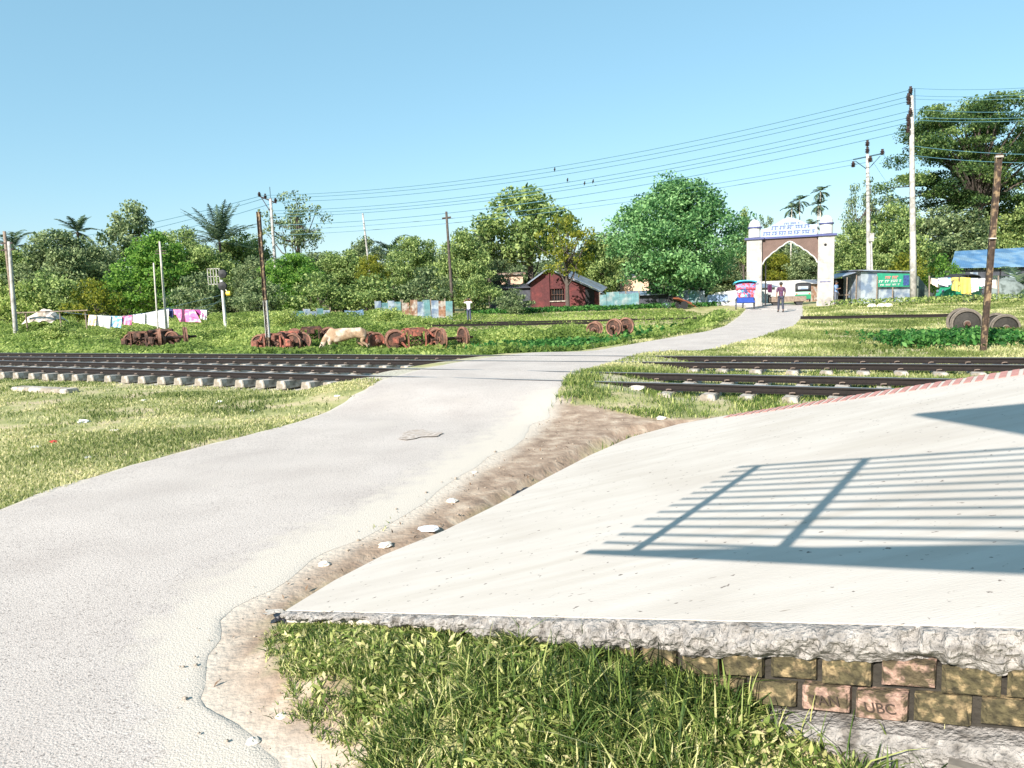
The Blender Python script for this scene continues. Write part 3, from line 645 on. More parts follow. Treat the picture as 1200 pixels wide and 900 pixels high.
def trunk_mb(rs, Cn, H, z0, r0=.22, nl=14, split=.35):
    mb = MB(); top = z0+(H-z0)*split
    pts = [(0, 0, -.3)]; x = y = 0
    for k in range(1, 6):
        x += rs.uniform(-.12, .12); y += rs.uniform(-.12, .12); pts.append((x, y, top*k/5))
    mb.tube(pts, [r0*(1.25-.7*k/5) for k in range(6)], 8)
    idx = rs.permutation(len(Cn))[:nl]
    for i_ in idx:
        c = Cn[i_]; k = rs.randint(2, 6); a = Vector(pts[k]); b = Vector(c); m = a.lerp(b, .5)+Vector((rs.uniform(-.3, .3), rs.uniform(-.3, .3), -.15*(b-a).length))
        mb.tube([a, a.lerp(m, .6), m, m.lerp(b, .6), b], [r0*.42, r0*.34, r0*.24, r0*.15, r0*.06], 5, False)
    return mb
PROTO = {}
def proto(key, H=10., leafm=LF_mid, bark=M_bark, trunk=None, **kw):
    rs = np.random.RandomState(abs(hash_(key)) % 9999); Cn, V, F, v = crown(key.split('_')[0], rs, H=H, **kw)
    PROTO[key] = (Cn, V, F, v, trunk_mb(rs, Cn, H, kw.get('z0', 1.5), **(trunk or {})), H, kw.get('W', 9.))
def hash_(s): return sum((i+1)*ord(c) for i, c in enumerate(s))
proto('round_a', n=165, z0=.6); proto('round_b', n=180, W=9.5, z0=.5); proto('round_c', n=150, W=8, z0=.4)
proto('dense_a', n=330, z0=.8, W=11.5, H=10., rc=(.7, 1.15), per=120, leaf=.24)
proto('tall_a', n=70, z0=4., W=6.5, rc=(.6, 1.1)); proto('tall_b', n=90, z0=3., W=7, rc=(.6, 1.1))
proto('airy_a', n=55, z0=4.2, W=7, rc=(.45, .95), per=90, leaf=.24, trunk=dict(nl=26, split=.5)); proto('airy_b', n=60, z0=2.8, W=7.5, rc=(.4, .9), per=90, trunk=dict(nl=30, split=.4))
proto('bush_a', H=4., W=5, z0=.2, n=60, per=110, rc=(.5, .9), leaf=.22, trunk=dict(r0=.08))
proto('bush_b', H=4., W=6, z0=.1, n=70, per=100, rc=(.5, .9), leaf=.24, trunk=dict(r0=.08))
CM = {}
def tree(px, pw, ytop, D, key, lm, label, name='broadleaf_tree', bark=M_bark, cat='tree', group=None, dy=1., lean=0., zb=None, rz=None):
    Cn, V, F, v, tb, H0, W0 = PROTO[key]; zb = zg1(*Py(px, 400, D)[:2]) if zb is None else zb
    zt = Py(px, ytop, D)[2]; x = Py(px, 345, D)[0]; wd = pw/f*D; sz = (zt-zb)/H0; sx = wd/W0
    th = thing(name, label, cat, (x, D, zb), random.uniform(0, 6.28) if rz is None else rz, group); th.scale = (sx, sx*dy, sz)
    k = (key, lm.name)
    if key not in CM: CM[key] = {}
    d = CM[key]
    if 'trunk' not in d:
        o = tb.build('trunk', bark, th, (0, 0, 0)); d['trunk'] = o.data
    else:
        o = link(bpy.data.objects.new('trunk', d['trunk']), th)
    if bark is not M_bark: o.material_slots[0].link = 'OBJECT'; o.material_slots[0].material = bark
    if 'crown' not in d:
        o = npmesh('crown', V, F, lm, {'v': v}, th); d['crown'] = o.data
    else: o = link(bpy.data.objects.new('crown', d['crown']), th)
    o.material_slots[0].link = 'OBJECT'; o.material_slots[0].material = lm
    return th
# frond palms
def frond(V, F, vv, o, az, el, Ln, rs, droop=.5, leaf=.5, n=26, wd=.15):
    d = np.array([math.cos(az), math.sin(az), 0]); side = np.array([-d[1], d[0], 0]); pts = []
    p = np.array(o, float); a = el
    for k in range(n+1):
        pts.append(p.copy()); p = p+(d*math.cos(a)+np.array([0, 0, math.sin(a)]))*Ln/n; a -= droop*2/n*(k/n+.3)
    for k in range(3, n):
        t_ = k/n; L_ = leaf*math.sin(math.pi*min(1, t_*.85+.15))**.6*(1.15-t_*.5); tg = pts[min(k+1, n)]-pts[k-1]; tg /= np.linalg.norm(tg)
        for s_ in (-1, 1):
            q = side*s_*.8+tg*.65+np.array([0, 0, -.25+rs.uniform(-.15, .25)]); q /= np.linalg.norm(q); w_ = tg*wd*.5
            b = len(V); V += [pts[k]-w_, pts[k]+w_, pts[k]+w_*.4+q*L_, pts[k]-w_*.2+q*L_*.98]; F.append((b, b+1, b+2, b+3)); vv += [rs.uniform(.2, .8)]*4
    for k in range(n):
        b = len(V); u_ = side*.03; V += [pts[k]-u_, pts[k]+u_, pts[k+1]+u_, pts[k+1]-u_]; F.append((b, b+1, b+2, b+3)); vv += [.7]*4
def palm(px, ytop, D, label, Ln=3., nf=22, crown_h=None, r=.16, name='palm_tree', lo=-.5, hi=1.35, droop=.6, leaf=.6, ybase=None, seed=1, lm=LF_palm, group=None, n=24):
    rs = np.random.RandomState(seed); x = Py(px, 345, D)[0]; zb = zg1(x, D); zt = Py(px, ytop, D)[2]; hc = (zt-zb)-Ln*.75
    th = thing(name, label, 'palm tree', (x, D, zb), 0, group)
    mb = MB(); lx = rs.uniform(-.3, .3); mb.tube([(0, 0, -.2), (lx*.2, 0, hc*.3), (lx*.6, 0, hc*.65), (lx, 0, hc)], [r*1.3, r, r*.85, r*.8], 8); mb.build('trunk', M_barkw if r < .12 else M_bark, th, (0, 0, 0))
    V = []; F = []; vv = []
    for k in range(nf):
        az = 2*math.pi*k/nf*2.4+rs.uniform(-.2, .2); el = lo+(hi-lo)*(k+.5)/nf
        frond(V, F, vv, (lx, 0, hc), az, el, Ln*rs.uniform(.85, 1.1), rs, droop, leaf, n)
    npmesh('fronds', np.array(V), np.array(F), lm, {'v': vv}, th); return th
# --- left background
palm(22, 261, 75, 'coconut palm at the far left edge behind the leaning poles', 3.2, 18, seed=2, droop=1.1)
palm(262, 243, 72, 'spiky date palm rising above the bright green trees left of the utility pole', 4.3, 30, seed=3, lo=-.1, hi=1.45, droop=.35, leaf=.7)
palm(462, 264, 76, 'small palm with few drooping fronds right of the bare thin pole', 3.6, 9, seed=5, lo=.2, hi=1.2, droop=1.1, leaf=.8)
palm(96, 250, 80, 'palm top poking out of the dark trees at left', 2.5, 16, seed=6)
TL = [
 (8, 90, 285, 70, 'round_a', LF_mid, 'green tree at the extreme left edge behind the leaning poles'),
 (75, 105, 262, 70, 'round_b', LF_dark, 'large dark tree left of the laundry with pale branches'),
 (165, 82, 234, 86, 'tall_a', LF_dark, 'tall dark tree topping the skyline above the laundry'),
 (112, 80, 275, 78, 'round_c', LF_dark, 'dark tree between the left palm top and the tall skyline tree'),
 (185, 100, 272, 66, 'round_a', LF_bright, 'bright green tree directly behind the thin laundry poles'),
 (222, 60, 258, 78, 'tall_b', LF_mid, 'upright green tree just left of the date palm'),
 (245, 90, 283, 68, 'round_b', LF_mid, 'broad green tree below the date palm'),
 (290, 70, 262, 76, 'round_c', LF_mid, 'green tree between the date palm and the utility pole'),
 (352, 84, 217, 82, 'airy_a', LF_dark, 'tall open tree with gaps standing right of the utility pole'),
 (345, 82, 292, 64, 'round_b', LF_bright, 'bright yellow green tree behind the cow'),
 (300, 60, 300, 66, 'round_a', LF_dark, 'dark shaded tree behind the tall leaning steel pole'),
 (403, 76, 284, 67, 'round_c', LF_mid, 'green tree beneath the thin bare pole'),
 (437, 40, 292, 64, 'tall_b', LF_yel, 'small yellow leaved tree beside the bare thin pole'),
 (430, 70, 278, 84, 'round_a', LF_dark, 'dark tree behind the yellow leaved tree'),
 (486, 82, 272, 70, 'round_b', LF_mid, 'green tree right of the small drooping palm, left of the cross topped pole'),
 (545, 76, 268, 68, 'round_a', LF_mid, 'green tree just right of the cross topped pole'),
 (575, 66, 250, 80, 'tall_b', LF_dark, 'dark tree between the cross topped pole and the big airy tree'),
 (622, 120, 207, 78, 'tall_b', LF_mid, 'big tall tree with feathery top behind the red brick house'),
 (665, 80, 243, 62.5, 'airy_b', LF_yel, 'yellowish tree with a pale trunk in front of the red brick house'),
 (705, 60, 262, 80, 'round_c', LF_mid, 'green tree filling the gap left of the huge dense tree'),
 (790, 186, 200, 62, 'dense_a', LF_fresh, 'huge dense fresh green tree left of the gateway'),
 (872, 30, 243, 84, 'tall_a', LF_mid, 'small tree peeking above the left gate pillar'),
 (897, 34, 246, 95, 'airy_b', LF_dark, 'distant tree behind the gate sign, left of the areca palms'),
 (912, 70, 296, 88, 'round_a', LF_yel, 'yellow green tree seen through the gate arch'),
 (950, 60, 276, 84, 'round_b', LF_dark, 'dark tree seen through the right side of the arch'),
 (1012, 62, 203, 76, 'airy_a', LF_dark, 'open topped tree behind the shorter utility pole'),
 (1000, 64, 262, 70, 'round_a', LF_mid, 'green tree right beside the right gate pillar'),
 (1045, 84, 232, 74, 'round_b', LF_mid, 'green tree between the two utility poles'),
 (1062, 60, 290, 61, 'bush_a', LF_yel, 'light green bush behind the tin shed'),
 (1100, 52, 297, 62, 'bush_b', LF_bright, 'bright bush left of the blue roofed house'),
 (1110, 100, 230, 80, 'round_c', LF_dark, 'dark tree under the spreading rain tree'),
 (1165, 110, 238, 84, 'round_a', LF_mid, 'green tree behind the blue roofed house'),
 (1215, 90, 225, 78, 'round_b', LF_mid, 'tree at the right edge beside the blue roofed house'),
 (60, 90, 312, 58, 'bush_a', LF_mid, 'green bush left of the laundry behind the scrap heap'),
 (20, 80, 330, 56, 'bush_b', LF_weed, 'pale bush below the left edge poles'),
 (110, 70, 325, 58, 'bush_b', LF_yel, 'banana like yellow green bush left of the laundry'),
 (232, 80, 318, 59, 'bush_b', LF_dark, 'dark bush behind the pink cloth'),
 (305, 70, 322, 58, 'bush_a', LF_dark, 'dark bush right of the signal post'),
 (375, 90, 318, 60, 'bush_b', LF_mid, 'green bush behind the low tin fence and cow'),
 (435, 80, 318, 60, 'bush_a', LF_mid, 'green bush behind the blue tarpaulin'),
 (500, 80, 312, 61, 'bush_b', LF_dark, 'dark bush above the rusty and white tin fence'),
 (556, 70, 318, 61, 'bush_a', LF_mid, 'green bush behind the man in white'),
 (600, 50, 338, 57, 'bush_b', LF_dark, 'dark bush at the left side of the red brick house'),
 (585, 60, 300, 72, 'airy_b', LF_dark, 'half bare tree left of the red brick house'),
]
for T_ in TL: tree(*T_)
# far wood behind everything: reads as one mass
fv = []; ff = []; fa = []; off = 0; rsw = np.random.RandomState(77)
for i_, px in enumerate(list(range(-80, 1300, 45))):
    Cn, V, F, v, tb, H0, W0 = PROTO[['round_a', 'round_b', 'round_c'][i_ % 3]]; D_ = 98+4*math.sin(i_*2.1); q = Py(px, 345, D_); zt = Py(px, 300+9*math.sin(i_*1.7)-(12 if px > 900 else 0)-(6 if px > 500 else 0), D_)[2]
    M_ = np.array([95/f*D_/W0, 95/f*D_/W0, (zt+.5)/H0]); fv.append(V*M_+np.array([q[0], D_, -.5])); ff.append(F+off); fa.append(v); off += len(V)
o = npmesh('far_wood', np.concatenate(fv), np.concatenate(ff), LF_dark, {'v': np.concatenate(fa)}); tag(o, 'dark wood along the horizon behind the trees', 'wood', None, 'stuff')
# areca palms above the gate
for k, (px, yt, h) in enumerate(((926, 234, 1), (938, 225, 1), (961, 214, 1), (957, 230, 1), (946, 254, 1))):
    palm(px, yt, 92, ('areca palm above the gate sign, leftmost of the slim palms', 'areca palm above the gate sign, second of the slim palms from left', 'tallest slim areca palm above the gate beside the right turret', 'areca palm just below the tallest one above the gate', 'lowest areca palm showing just over the gate sign')[k], 1.5, 12, r=.09, name='areca_palm', seed=20+k, lo=-.9, hi=1.3, droop=1.0, leaf=.55, group='areca palms behind the gate', n=14)
palm(1200, 290, 52, 'dark palm with long arching fronds in front of the blue roofed house', 3.6, 14, seed=9, lo=-.3, hi=1.0, droop=.8, leaf=.8)
# rain tree
def rain_tree():
    rs = np.random.RandomState(5); D = 82; x = Py(1142, 345, D)[0]; zb = 0; th = thing('rain_tree', 'huge spreading rain tree with layered flat crown at the right', 'tree', (x, D, zb))
    S = D/f; cl = []
    # (px, py, half width px, thickness px)
    L_ = [(1142, 124, 42, 8), (1110, 136, 38, 8), (1180, 128, 40, 9), (1085, 152, 24, 6), (1140, 152, 55, 10), (1195, 150, 40, 12), (1100, 168, 40, 8), (1150, 178, 55, 10), (1205, 176, 30, 12), (1075, 186, 18, 5), (1110, 200, 45, 8), (1070, 212, 20, 5), (1160, 210, 40, 9), (1205, 206, 30, 10), (1090, 228, 28, 6), (1130, 236, 35, 7), (1185, 232, 36, 8)]
    L_ += [(1125, 144, 50, 14), (1165, 166, 50, 16), (1190, 192, 40, 16), (1120, 218, 40, 10), (1150, 228, 40, 14), (1095, 176, 28, 10), (1200, 218, 35, 14), (1140, 190, 40, 14)]
    cen = []; vv = []; mb = MB(); O = Vector((0, 0, 9)); mb.tube([(0, 0, -.3), (.1, 0, 3), (0, .2, 6), (0, 0, 9)], [.8, .6, .5, .45], 10)
    for (px, py, hw, tk) in L_:
        c0 = Py(px, py, D)-np.array([x, D, zb]); n_ = max(3, int(hw/4.5))
        for k in range(n_):
            c = c0+np.array([rs.uniform(-1, 1)*hw*S, rs.uniform(-5, 5), rs.uniform(-1, 1)*tk*S*.9]); r = rs.uniform(.9, 1.5); m = int(230*r*r)
            p = rs.normal(size=(m, 3)); p /= np.linalg.norm(p, axis=1)[:, None]; p *= (r*rs.rand(m)**.5)[:, None]*np.array([1.2, 1.2, rs.uniform(.35, .75)]); cen.append(c+p); vv.append(np.clip(rs.rand()*.4+.15+rs.normal(size=m)*.18, 0, 1))
            if k % 2 == 0:
                b = Vector(c); a = O.copy(); m_ = a.lerp(b, .55)+Vector((0, 0, .12*(b-a).length)); mb.tube([a, a.lerp(m_, .5), m_, m_.lerp(b, .5), b], [.22, .16, .10, .06, .02], 5, False)
    cen = np.concatenate(cen); V, F = leafquads(cen, .26, rs, .6); mb.build('trunk', M_bark, th, (0, 0, 0)); npmesh('crown', V, F, LF_mid, {'v': np.repeat(np.concatenate(vv), 4)}, th)
rain_tree()
# ------------------------------------------------------------------ grass and weeds
def blades(x, y, z, h, wd, rs, lean=.5, vv=None):
    n = len(x); az = rs.rand(n)*2*math.pi; ld = np.stack([np.cos(az), np.sin(az)], 1); la = (lean*rs.rand(n)**.7)[:, None]; h = h[:, None]
    sd_ = np.stack([-ld[:, 1], ld[:, 0]], 1); tw = rs.rand(n)*math.pi; sx = np.cos(tw)[:, None]*sd_+np.sin(tw)[:, None]*ld*.6; w_ = (wd*(.6+.8*rs.rand(n)))[:, None]
    P = np.stack([x, y], 1)
    def pt(t, side): return np.column_stack([P+ld*la*h*t**1.7+sx*w_*side, z+(h*(t-la*.35*t*t))[:, 0]])
    V = np.stack([pt(0, -.4), pt(0, .4), pt(.45, .5), pt(.45, -.5), pt(.8, .3), pt(.8, -.3), pt(1., 0)], 1).reshape(-1, 3)
    b = np.arange(n)*7; Q = np.concatenate([np.stack([b, b+1, b+2, b+3], 1), np.stack([b+3, b+2, b+4, b+5], 1)]); T_ = np.stack([b+5, b+4, b+6], 1)
    v = np.clip(rs.rand(n)*.75+.1, 0, 1) if vv is None else vv
    return V, [Q, T_], np.repeat(v, 7)
rs = np.random.RandomState(3)
def scatter(xr, yr, dens):
    n = int((xr[1]-xr[0])*(yr[1]-yr[0])*dens); return rs.uniform(*xr, n), rs.uniform(*yr, n)
def grassobj(name, x, y, h, wd, mat_, lean=.6, label=None, zoff=0, vfun=None):
    z = zg(x, y)-.01+zoff; V, F, v = blades(x, y, z, h, wd, rs, lean, vfun); o = npmesh(name, V, F, mat_, {'v': v}); tag(o, label, 'grass', None, 'stuff'); return o
# left lawn and verge
def lawnpts():
    xs = []; ys = []
    for (yr, dens) in (((5.5, 8), 2600), ((8, 11), 1800), ((11, 15), 1100), ((15, 22), 500)):
        x, y = scatter((-17, 1.5), yr, dens); k = (np.abs(x) < y*.75+1) & (polydist(x, y, ROADPOLY) > -.03+.12*(vnoise(x, y, .3, 41)-.5)) & (x < -1.0); _, a = TN.st(x, y); nn_ = vnoise(x, y, .9, 31)+.5*vnoise(x, y, .25, 32)
        k &= (a < -1.05) & (rs.rand(len(x)) < .10+.90*sstep(.40, 1.0, nn_)); xs.append(x[k]); ys.append(y[k])
    return np.concatenate(xs), np.concatenate(ys)
x, y = lawnpts(); patch = vnoise(x, y, 1.1, 33); h = (.025+.035*patch+.02*rs.rand(len(x)))*(1+.02*y); print('lawn', len(x))
grassobj('lawn_grass', x, y, h, .006+.0009*y, LF_lawn, .9, 'short dry lawn grass left of the road', vfun=np.clip(.05+.75*(1-patch)+.75*(rs.rand(len(x))-.4), 0, 1))
# strip between ramp and rails, beside the road
x, y = scatter((-2.5, 9), (8.5, 14.5), 2000); dd = polydist(x, y, DIRT); k = (dd > -.05) & (polydist(x, y, ROADPOLY) > .0) & (polydist(x, y, RAMP) > .02) & (x > .5); _, a = TN.st(x, y); _, b = TF.st(x, y); nn_ = vnoise(x, y, .6, 51)+.4*vnoise(x, y, .2, 52); k &= rs.rand(len(x)) < sstep(.4, .9, nn_)*.9+.1
x, y = x[k], y[k]; nn_ = vnoise(x, y, .5, 51); grassobj('verge_grass', x, y, .05+.13*nn_*rs.rand(len(x)), .011, LF_grass, .8, 'tufted grass between the ramp foot and the rails')
# grass between and beyond tracks on the right
xs = []; ys = []
for (yr, dens) in (((12, 17), 700), ((17, 24), 450), ((24, 34), 260), ((34, 50), 120)):
    x, y = scatter((-1, 34), yr, dens); _, b = TF.st(x, y); _, a = TN.st(x, y); rd = polydist(x, y, ROADPOLY); right = (x-5)-(y-22)*.5 > 0
    nn_ = vnoise(x, y, 1.3, 61)+.4*vnoise(x, y, .3, 62); bed = np.minimum(np.abs(a), np.abs(b)) < .75
    k = (rd > .03) & ((x-3)-(y-17)*.45 > -2.2) & (rs.rand(len(x)) < (.2+.8*sstep(.35, .9, nn_))*np.where(bed, .45, 1)) & (x < y*.78) & (a > .9); xs.append(x[k]); ys.append(y[k])
x, y = np.concatenate(xs), np.concatenate(ys); nn_ = vnoise(x, y, 1.8, 63); print('right grass', len(x))
grassobj('field_grass', x, y, (.05+.09*nn_*rs.rand(len(x)))*(.6+.025*y), .010+.0012*y, LF_lawn, .8, 'rough grass right of the road up to the sheds', vfun=np.clip(.15+.75*vnoise(x, y, 1.1, 64)+.3*(rs.rand(len(x))-.5), 0, 1))
# foreground tufts beside the brick wall
n = 340000; s_ = rs.uniform(-.05, 3.9, n); d_ = 2.4*rs.rand(n)**1.25+.012; x = T0[0]+EE[0]*s_+EN[0]*d_; y = T0[1]+EE[1]*s_+EN[1]*d_
nn_ = vnoise(x, y, .16, 71)*.5+vnoise(x, y, .05, 72)*.5; dd = polydist(x, y, DIRT)
k = (dd > -.10+.22*(nn_-.5)) & (polydist(x, y, ROADPOLY) > .12) & (y > 1.2) & (rs.rand(n) < (.06+.94*sstep(.32, .60, nn_))*(1-.55*sstep(1.2, 2.4, d_))*(.55+.45*sstep(0, .4, s_))*(1-.9*sstep(3.0, 3.35, s_)))
x, y, s_, d_, nn_ = x[k], y[k], s_[k], d_[k], nn_[k]; print('tufts', len(x))
h = (.022+.075*rs.rand(len(x))**1.6)*(.55+.55*sstep(.1, 1.6, s_))*(.95+.05*sstep(.03, .3, d_)); h *= .6+.8*nn_
long_ = rs.rand(len(x)) < .05*sstep(1.2, 2.0, s_); h = np.where(long_, h*1.9+.04, h)
grassobj('tuft_grass', x, y, h, .0064, LF_grass, 1.25, 'long tufted grass against the broken ramp edge', vfun=np.clip(rs.rand(len(x))**1.15*.85+.05+.28*(1-sstep(.5, 1.7, s_))*rs.rand(len(x))+.25*(vnoise(x, y, .3, 77)-.5), 0, 1))
# broad low leaves among the tufts
n = 16000; s_ = rs.uniform(.1, 2.9, n); d_ = rs.uniform(.1, 2.0, n); x = T0[0]+EE[0]*s_+EN[0]*d_; y = T0[1]+EE[1]*s_+EN[1]*d_; dd = polydist(x, y, DIRT); nn_ = vnoise(x, y, .25, 74); k = (dd > .0) & (nn_ > .40) & (polydist(x, y, ROADPOLY) > .2)
x, y = x[k], y[k]; V, F = leafquads(np.column_stack([x, y, zg(x, y)+.015+.05*rs.rand(len(x))]), .042, rs, .8, .30); o = npmesh('broadleaf_groundcover', V, F, LF_grass, {'v': np.repeat(.4+.6*rs.rand(len(x)), 4)}); tag(o, 'small broad leaves scattered in the foreground grass', 'weeds', None, 'stuff')
# weeds of the left and middle fields
def weedh(x, y):
    _, b = TF.st(x, y); px = 600+f*x/y
    n1 = vnoise(x, y, 3.0, 81); n2 = vnoise(x, y, 1.1, 82)
    left = 1-sstep(440, 520, px)
    tall = sstep(9.0, 12.5, b-1.5*(px > 240)*1.0)
    hl = (.14+.24*n2)*(1-tall)+tall*(.27+.22*(px < 95)+.12*(px > 250)+.60*n1+.3*n2)
    first = (1-sstep(210, 290, px))*sstep(3.5, 6, b)*(.35+.55*n1)
    hl = np.maximum(hl, first*left)
    hm = .12+.42*n1*n2+.3*sstep(.55, .8, n1)
    hm = hm*(1-sstep(26, 34, b)*.5)
    return hl*left+hm*(1-left)
xs = []; ys = []
for (yr, dens) in (((18, 26), 150), ((26, 36), 130), ((36, 46), 90), ((46, 60), 60)):
    x, y = scatter((-44, 13), yr, dens); xs.append(x); ys.append(y)
x, y = np.concatenate(xs), np.concatenate(ys); _, b = TF.st(x, y); rd = polydist(x, y, ROADPOLY); k = (b > 1.2) & (rd > .4) & (x < np.interp(y, [q_[1] for q_ in RL], [q_[0] for q_ in RL])+0*y) & (np.abs(x) < y*.74) & ((x-5)-(y-22)*.5 < 1.5) & (y < 57-.0*x)
px_ = 600+f*x/y; k &= ~((px_ > 500) & (y > 43) & (y < 47.5) & (rs.rand(len(x)) < .8)); x, y = x[k], y[k]; hh = weedh(x, y)
rep_ = np.clip(1+(hh*3.2).astype(int), 1, 5); x = np.repeat(x, rep_)+rs.normal(size=rep_.sum())*.08; y = np.repeat(y, rep_)+rs.normal(size=rep_.sum())*.08; hh = weedh(x, y); print('weeds', len(x))
z = zg(x, y)+hh*rs.rand(len(x))**.6; V, F = leafquads(np.column_stack([x, y, z]), .15, rs, .7, .5); vcol = np.clip(.25+.5*vnoise(x, y, 2.2, 85)+.45*(rs.rand(len(x))-.5), 0, 1)
o = npmesh('field_weeds', V, F, LF_weed, {'v': np.repeat(vcol, 4)}); tag(o, 'leafy green weeds covering the field beyond the tracks', 'weeds', None, 'stuff')
# broad darker plants: middle field and by the right wheelset
def patchleaf(pts, n, size, hmax, lm, label, spread):
    xs = []; ys = []
    for (px, py, yy) in pts:
        c = Py(px, py, yy); xs.append(c[0]+rs.normal(size=n)*spread[0]); ys.append(c[1]+rs.normal(size=n)*spread[1])
    x, y = np.concatenate(xs), np.concatenate(ys); k = polydist(x, y, ROADPOLY) > .5; x, y = x[k], y[k]; z = zg(x, y)+hmax*rs.rand(len(x))**.7
    V, F = leafquads(np.column_stack([x, y, z]), size, rs, .8, .5); o = npmesh('broadleaf_weeds', V, F, lm, {'v': np.repeat(rs.rand(len(x)), 4)}); tag(o, label, 'weeds', None, 'stuff')
patchleaf([(p_, 400, 27) for p_ in range(600, 721, 24)], 700, .20, .5, LF_weed2, 'dark broad leaved plants in front of the lone wheels', (.9, 1.2))
patchleaf([(p_, 395, 19.5) for p_ in range(1060, 1190, 22)], 600, .14, .32, LF_weed2, 'fresh broad leaved weeds in front of the right wheelset', (.45, .8))
patchleaf([(p_, 366, 60) for p_ in range(570, 850, 18)], 300, .26, .32, LF_weed2, 'low dark green plants along the foot of the brick house and huts', (.9, .8))
patchleaf([(p_, 365, 46) for p_ in range(992, 1200, 16)], 170, .16, .5, LF_weed, 'tall scrub at the foot of the sheds on the right', (.6, .8))
# mound bushes in the left weeds
for (px, pw, yt, D, lm, lab) in ((455, 70, 358, 41, LF_weed, 'round light green bush behind the big bogie'), (335, 60, 358, 43, LF_weed, 'light green bush left of the low tin fence'), (383, 40, 371, 42, LF_weed, 'light green bush above the cow back'), (275, 60, 368, 42, LF_weed, 'low light bush at the foot of the signal post'), (60, 80, 379, 42, LF_weed, 'low light bush in front of the scrap heap'), (140, 90, 384, 40, LF_weed, 'low bush under the hanging laundry'), (215, 70, 383, 41, LF_weed, 'low bush under the pink cloth'), (420, 30, 376, 42, LF_weed, 'low bush under the blue tarpaulin')):
    tree(px, pw, yt, D, 'bush_a' if px % 2 else 'bush_b', lm, lab, 'shrub', cat='shrub', dy=.8)
# ================================================================== buildings, walls, poles
def B(px0, px1, yt, yb, D):
    """world x0, x1, z0, z1 of an upright rectangle seen at this depth"""
    xm = (px0+px1)/2; return Py(px0, (yt+yb)/2, D)[0], Py(px1, (yt+yb)/2, D)[0], Py(xm, yb, D)[2], Py(xm, yt, D)[2]
# gateway -----------------------------------------------------------
gl_, gr_ = Py(884, 345, 53.3), Py(967, 345, 51.6); gdir = (gr_-gl_)[:2]; gw = np.linalg.norm(gdir); grz = math.atan2(gdir[1], gdir[0]); gc = (gl_+gr_)/2; gz = zg1(gc[0], gc[1])-.05
gt = thing('gateway', 'white gateway arch with blue trim and small domes across the road', 'gateway', (gc[0], gc[1], gz), grz)
hw = gw/2
for s_ in (-1, 1):
    mb = MB(); mb.box((s_*hw, 0, 2.4), (1.02, .85, 4.8)); mb.box((s_*hw, 0, .2), (1.12, .95, .4)); mb.box((s_*hw, 0, 1.95), (1.05, .88, .05)); mb.build('pillar', M_gatew, gt, (0, 0, 0), bevel=.01)
    mb = MB(); mb.lathe([(.42, 4.97), (.42, 5.62), (.47, 5.64), (.47, 5.70), (.43, 5.72), (.40, 5.9), (.30, 6.07), (.14, 6.18), (.02, 6.21)], (s_*hw, 0, 0), n=16); mb.build('turret', M_white, gt, (0, 0, 0), smooth=False)
    mb = MB(); mb.lathe([(.485, 5.60), (.485, 5.69)], (s_*hw, 0, 0), n=16); mb.build('blue_ring', M_blue, gt, (0, 0, 0))
    MB().box((s_*hw, 0, 4.87), (1.3, 1.1, .14)).build('blue_cap', M_blue, gt, (0, 0, 0))
    # lettering strip painted on each pillar
    rr = random.Random(3+s_); mb = MB(); xx = -.33
    mb.box((s_*hw, -.43, 1.74), (.7, .012, .02))
    while xx < .33:
        mb.box((s_*hw+xx, -.43, 1.69), (.05, .012, .07), ry=rr.uniform(-.6, .6)); xx += .085
    mb.build('painted_lettering', M_blue, gt, (0, 0, 0))
MB().box((0, 0, 4.87), (gw-1.3, .75, .13)).build('blue_cornice', M_blue, gt, (0, 0, 0))
# arch panel with a pointed, scalloped opening
K = 44; xi = hw-.51; top = 4.8; vs = []
def archz(u):
    a = abs(u); base_ = 3.05+1.52*(1-a)**.72
    return min(base_+.05*abs(math.sin(a*math.pi*4)), 4.62)
for k in range(K+1):
    u = -1+2*k/K; x_ = u*xi; z_ = archz(u) if abs(u) < 1 else 3.05
    vs += [(x_, -.22, z_), (x_, -.22, top), (x_, .22, z_), (x_, .22, top)]
mb = MB(); mb.add(vs, [f_ for k in range(K) for a in [k*4] for f_ in ((a, a+4, a+5, a+1), (a+2, a+3, a+7, a+6), (a, a+2, a+6, a+4), (a+1, a+5, a+7, a+3))]); mb.build('arch_panel', M_archb, gt, (0, 0, 0))
mb = MB(); pts = [(-1+2*k/K) for k in range(K+1)]; mb.tube([(u*xi*.985, -.24, archz(u)-.01) for u in pts], .045, 6); mb.build('arch_trim', M_white, gt, (0, 0, 0))
sg_ = [(-1.95, 4.94), (1.75, 4.94), (1.75, 5.62), (1.2, 5.66), (.75, 5.9), (.25, 6.15), (-.1, 6.22), (-.45, 6.12), (-.9, 5.85), (-1.35, 5.62), (-1.95, 5.5)]
MB().prism([(x_, -.12, z_) for x_, z_ in sg_], (0, .24, 0)).build('sign_board', mat('sign_pale_blue', (.30, .38, .46), .6, .15, 3), gt, (0, 0, 0))
def scribble(mb, x0, x1, z, h, yy, seed):
    rr = random.Random(seed); x_ = x0
    while x_ < x1:
        L_ = rr.uniform(.25, .55); L_ = min(L_, x1-x_)
        mb.box((x_+L_/2, yy, z+h), (L_, .014, h*.30)); c_ = x_+.05
        while c_ < x_+L_-.03:
            t_ = rr.random(); mb.box((c_, yy, z+h*.5), (h*.26, .014, h))
            if t_ < .6: mb.box((c_+h*.22, yy, z+h*.42), (h*.5, .014, h*.25), ry=rr.uniform(-.9, .9))
            if t_ > .4: mb.box((c_-h*.2, yy, z+h*.22), (h*.4, .014, h*.24), ry=rr.uniform(-.9, .9))
            c_ += h*rr.uniform(.75, .95)
        x_ += L_+.1
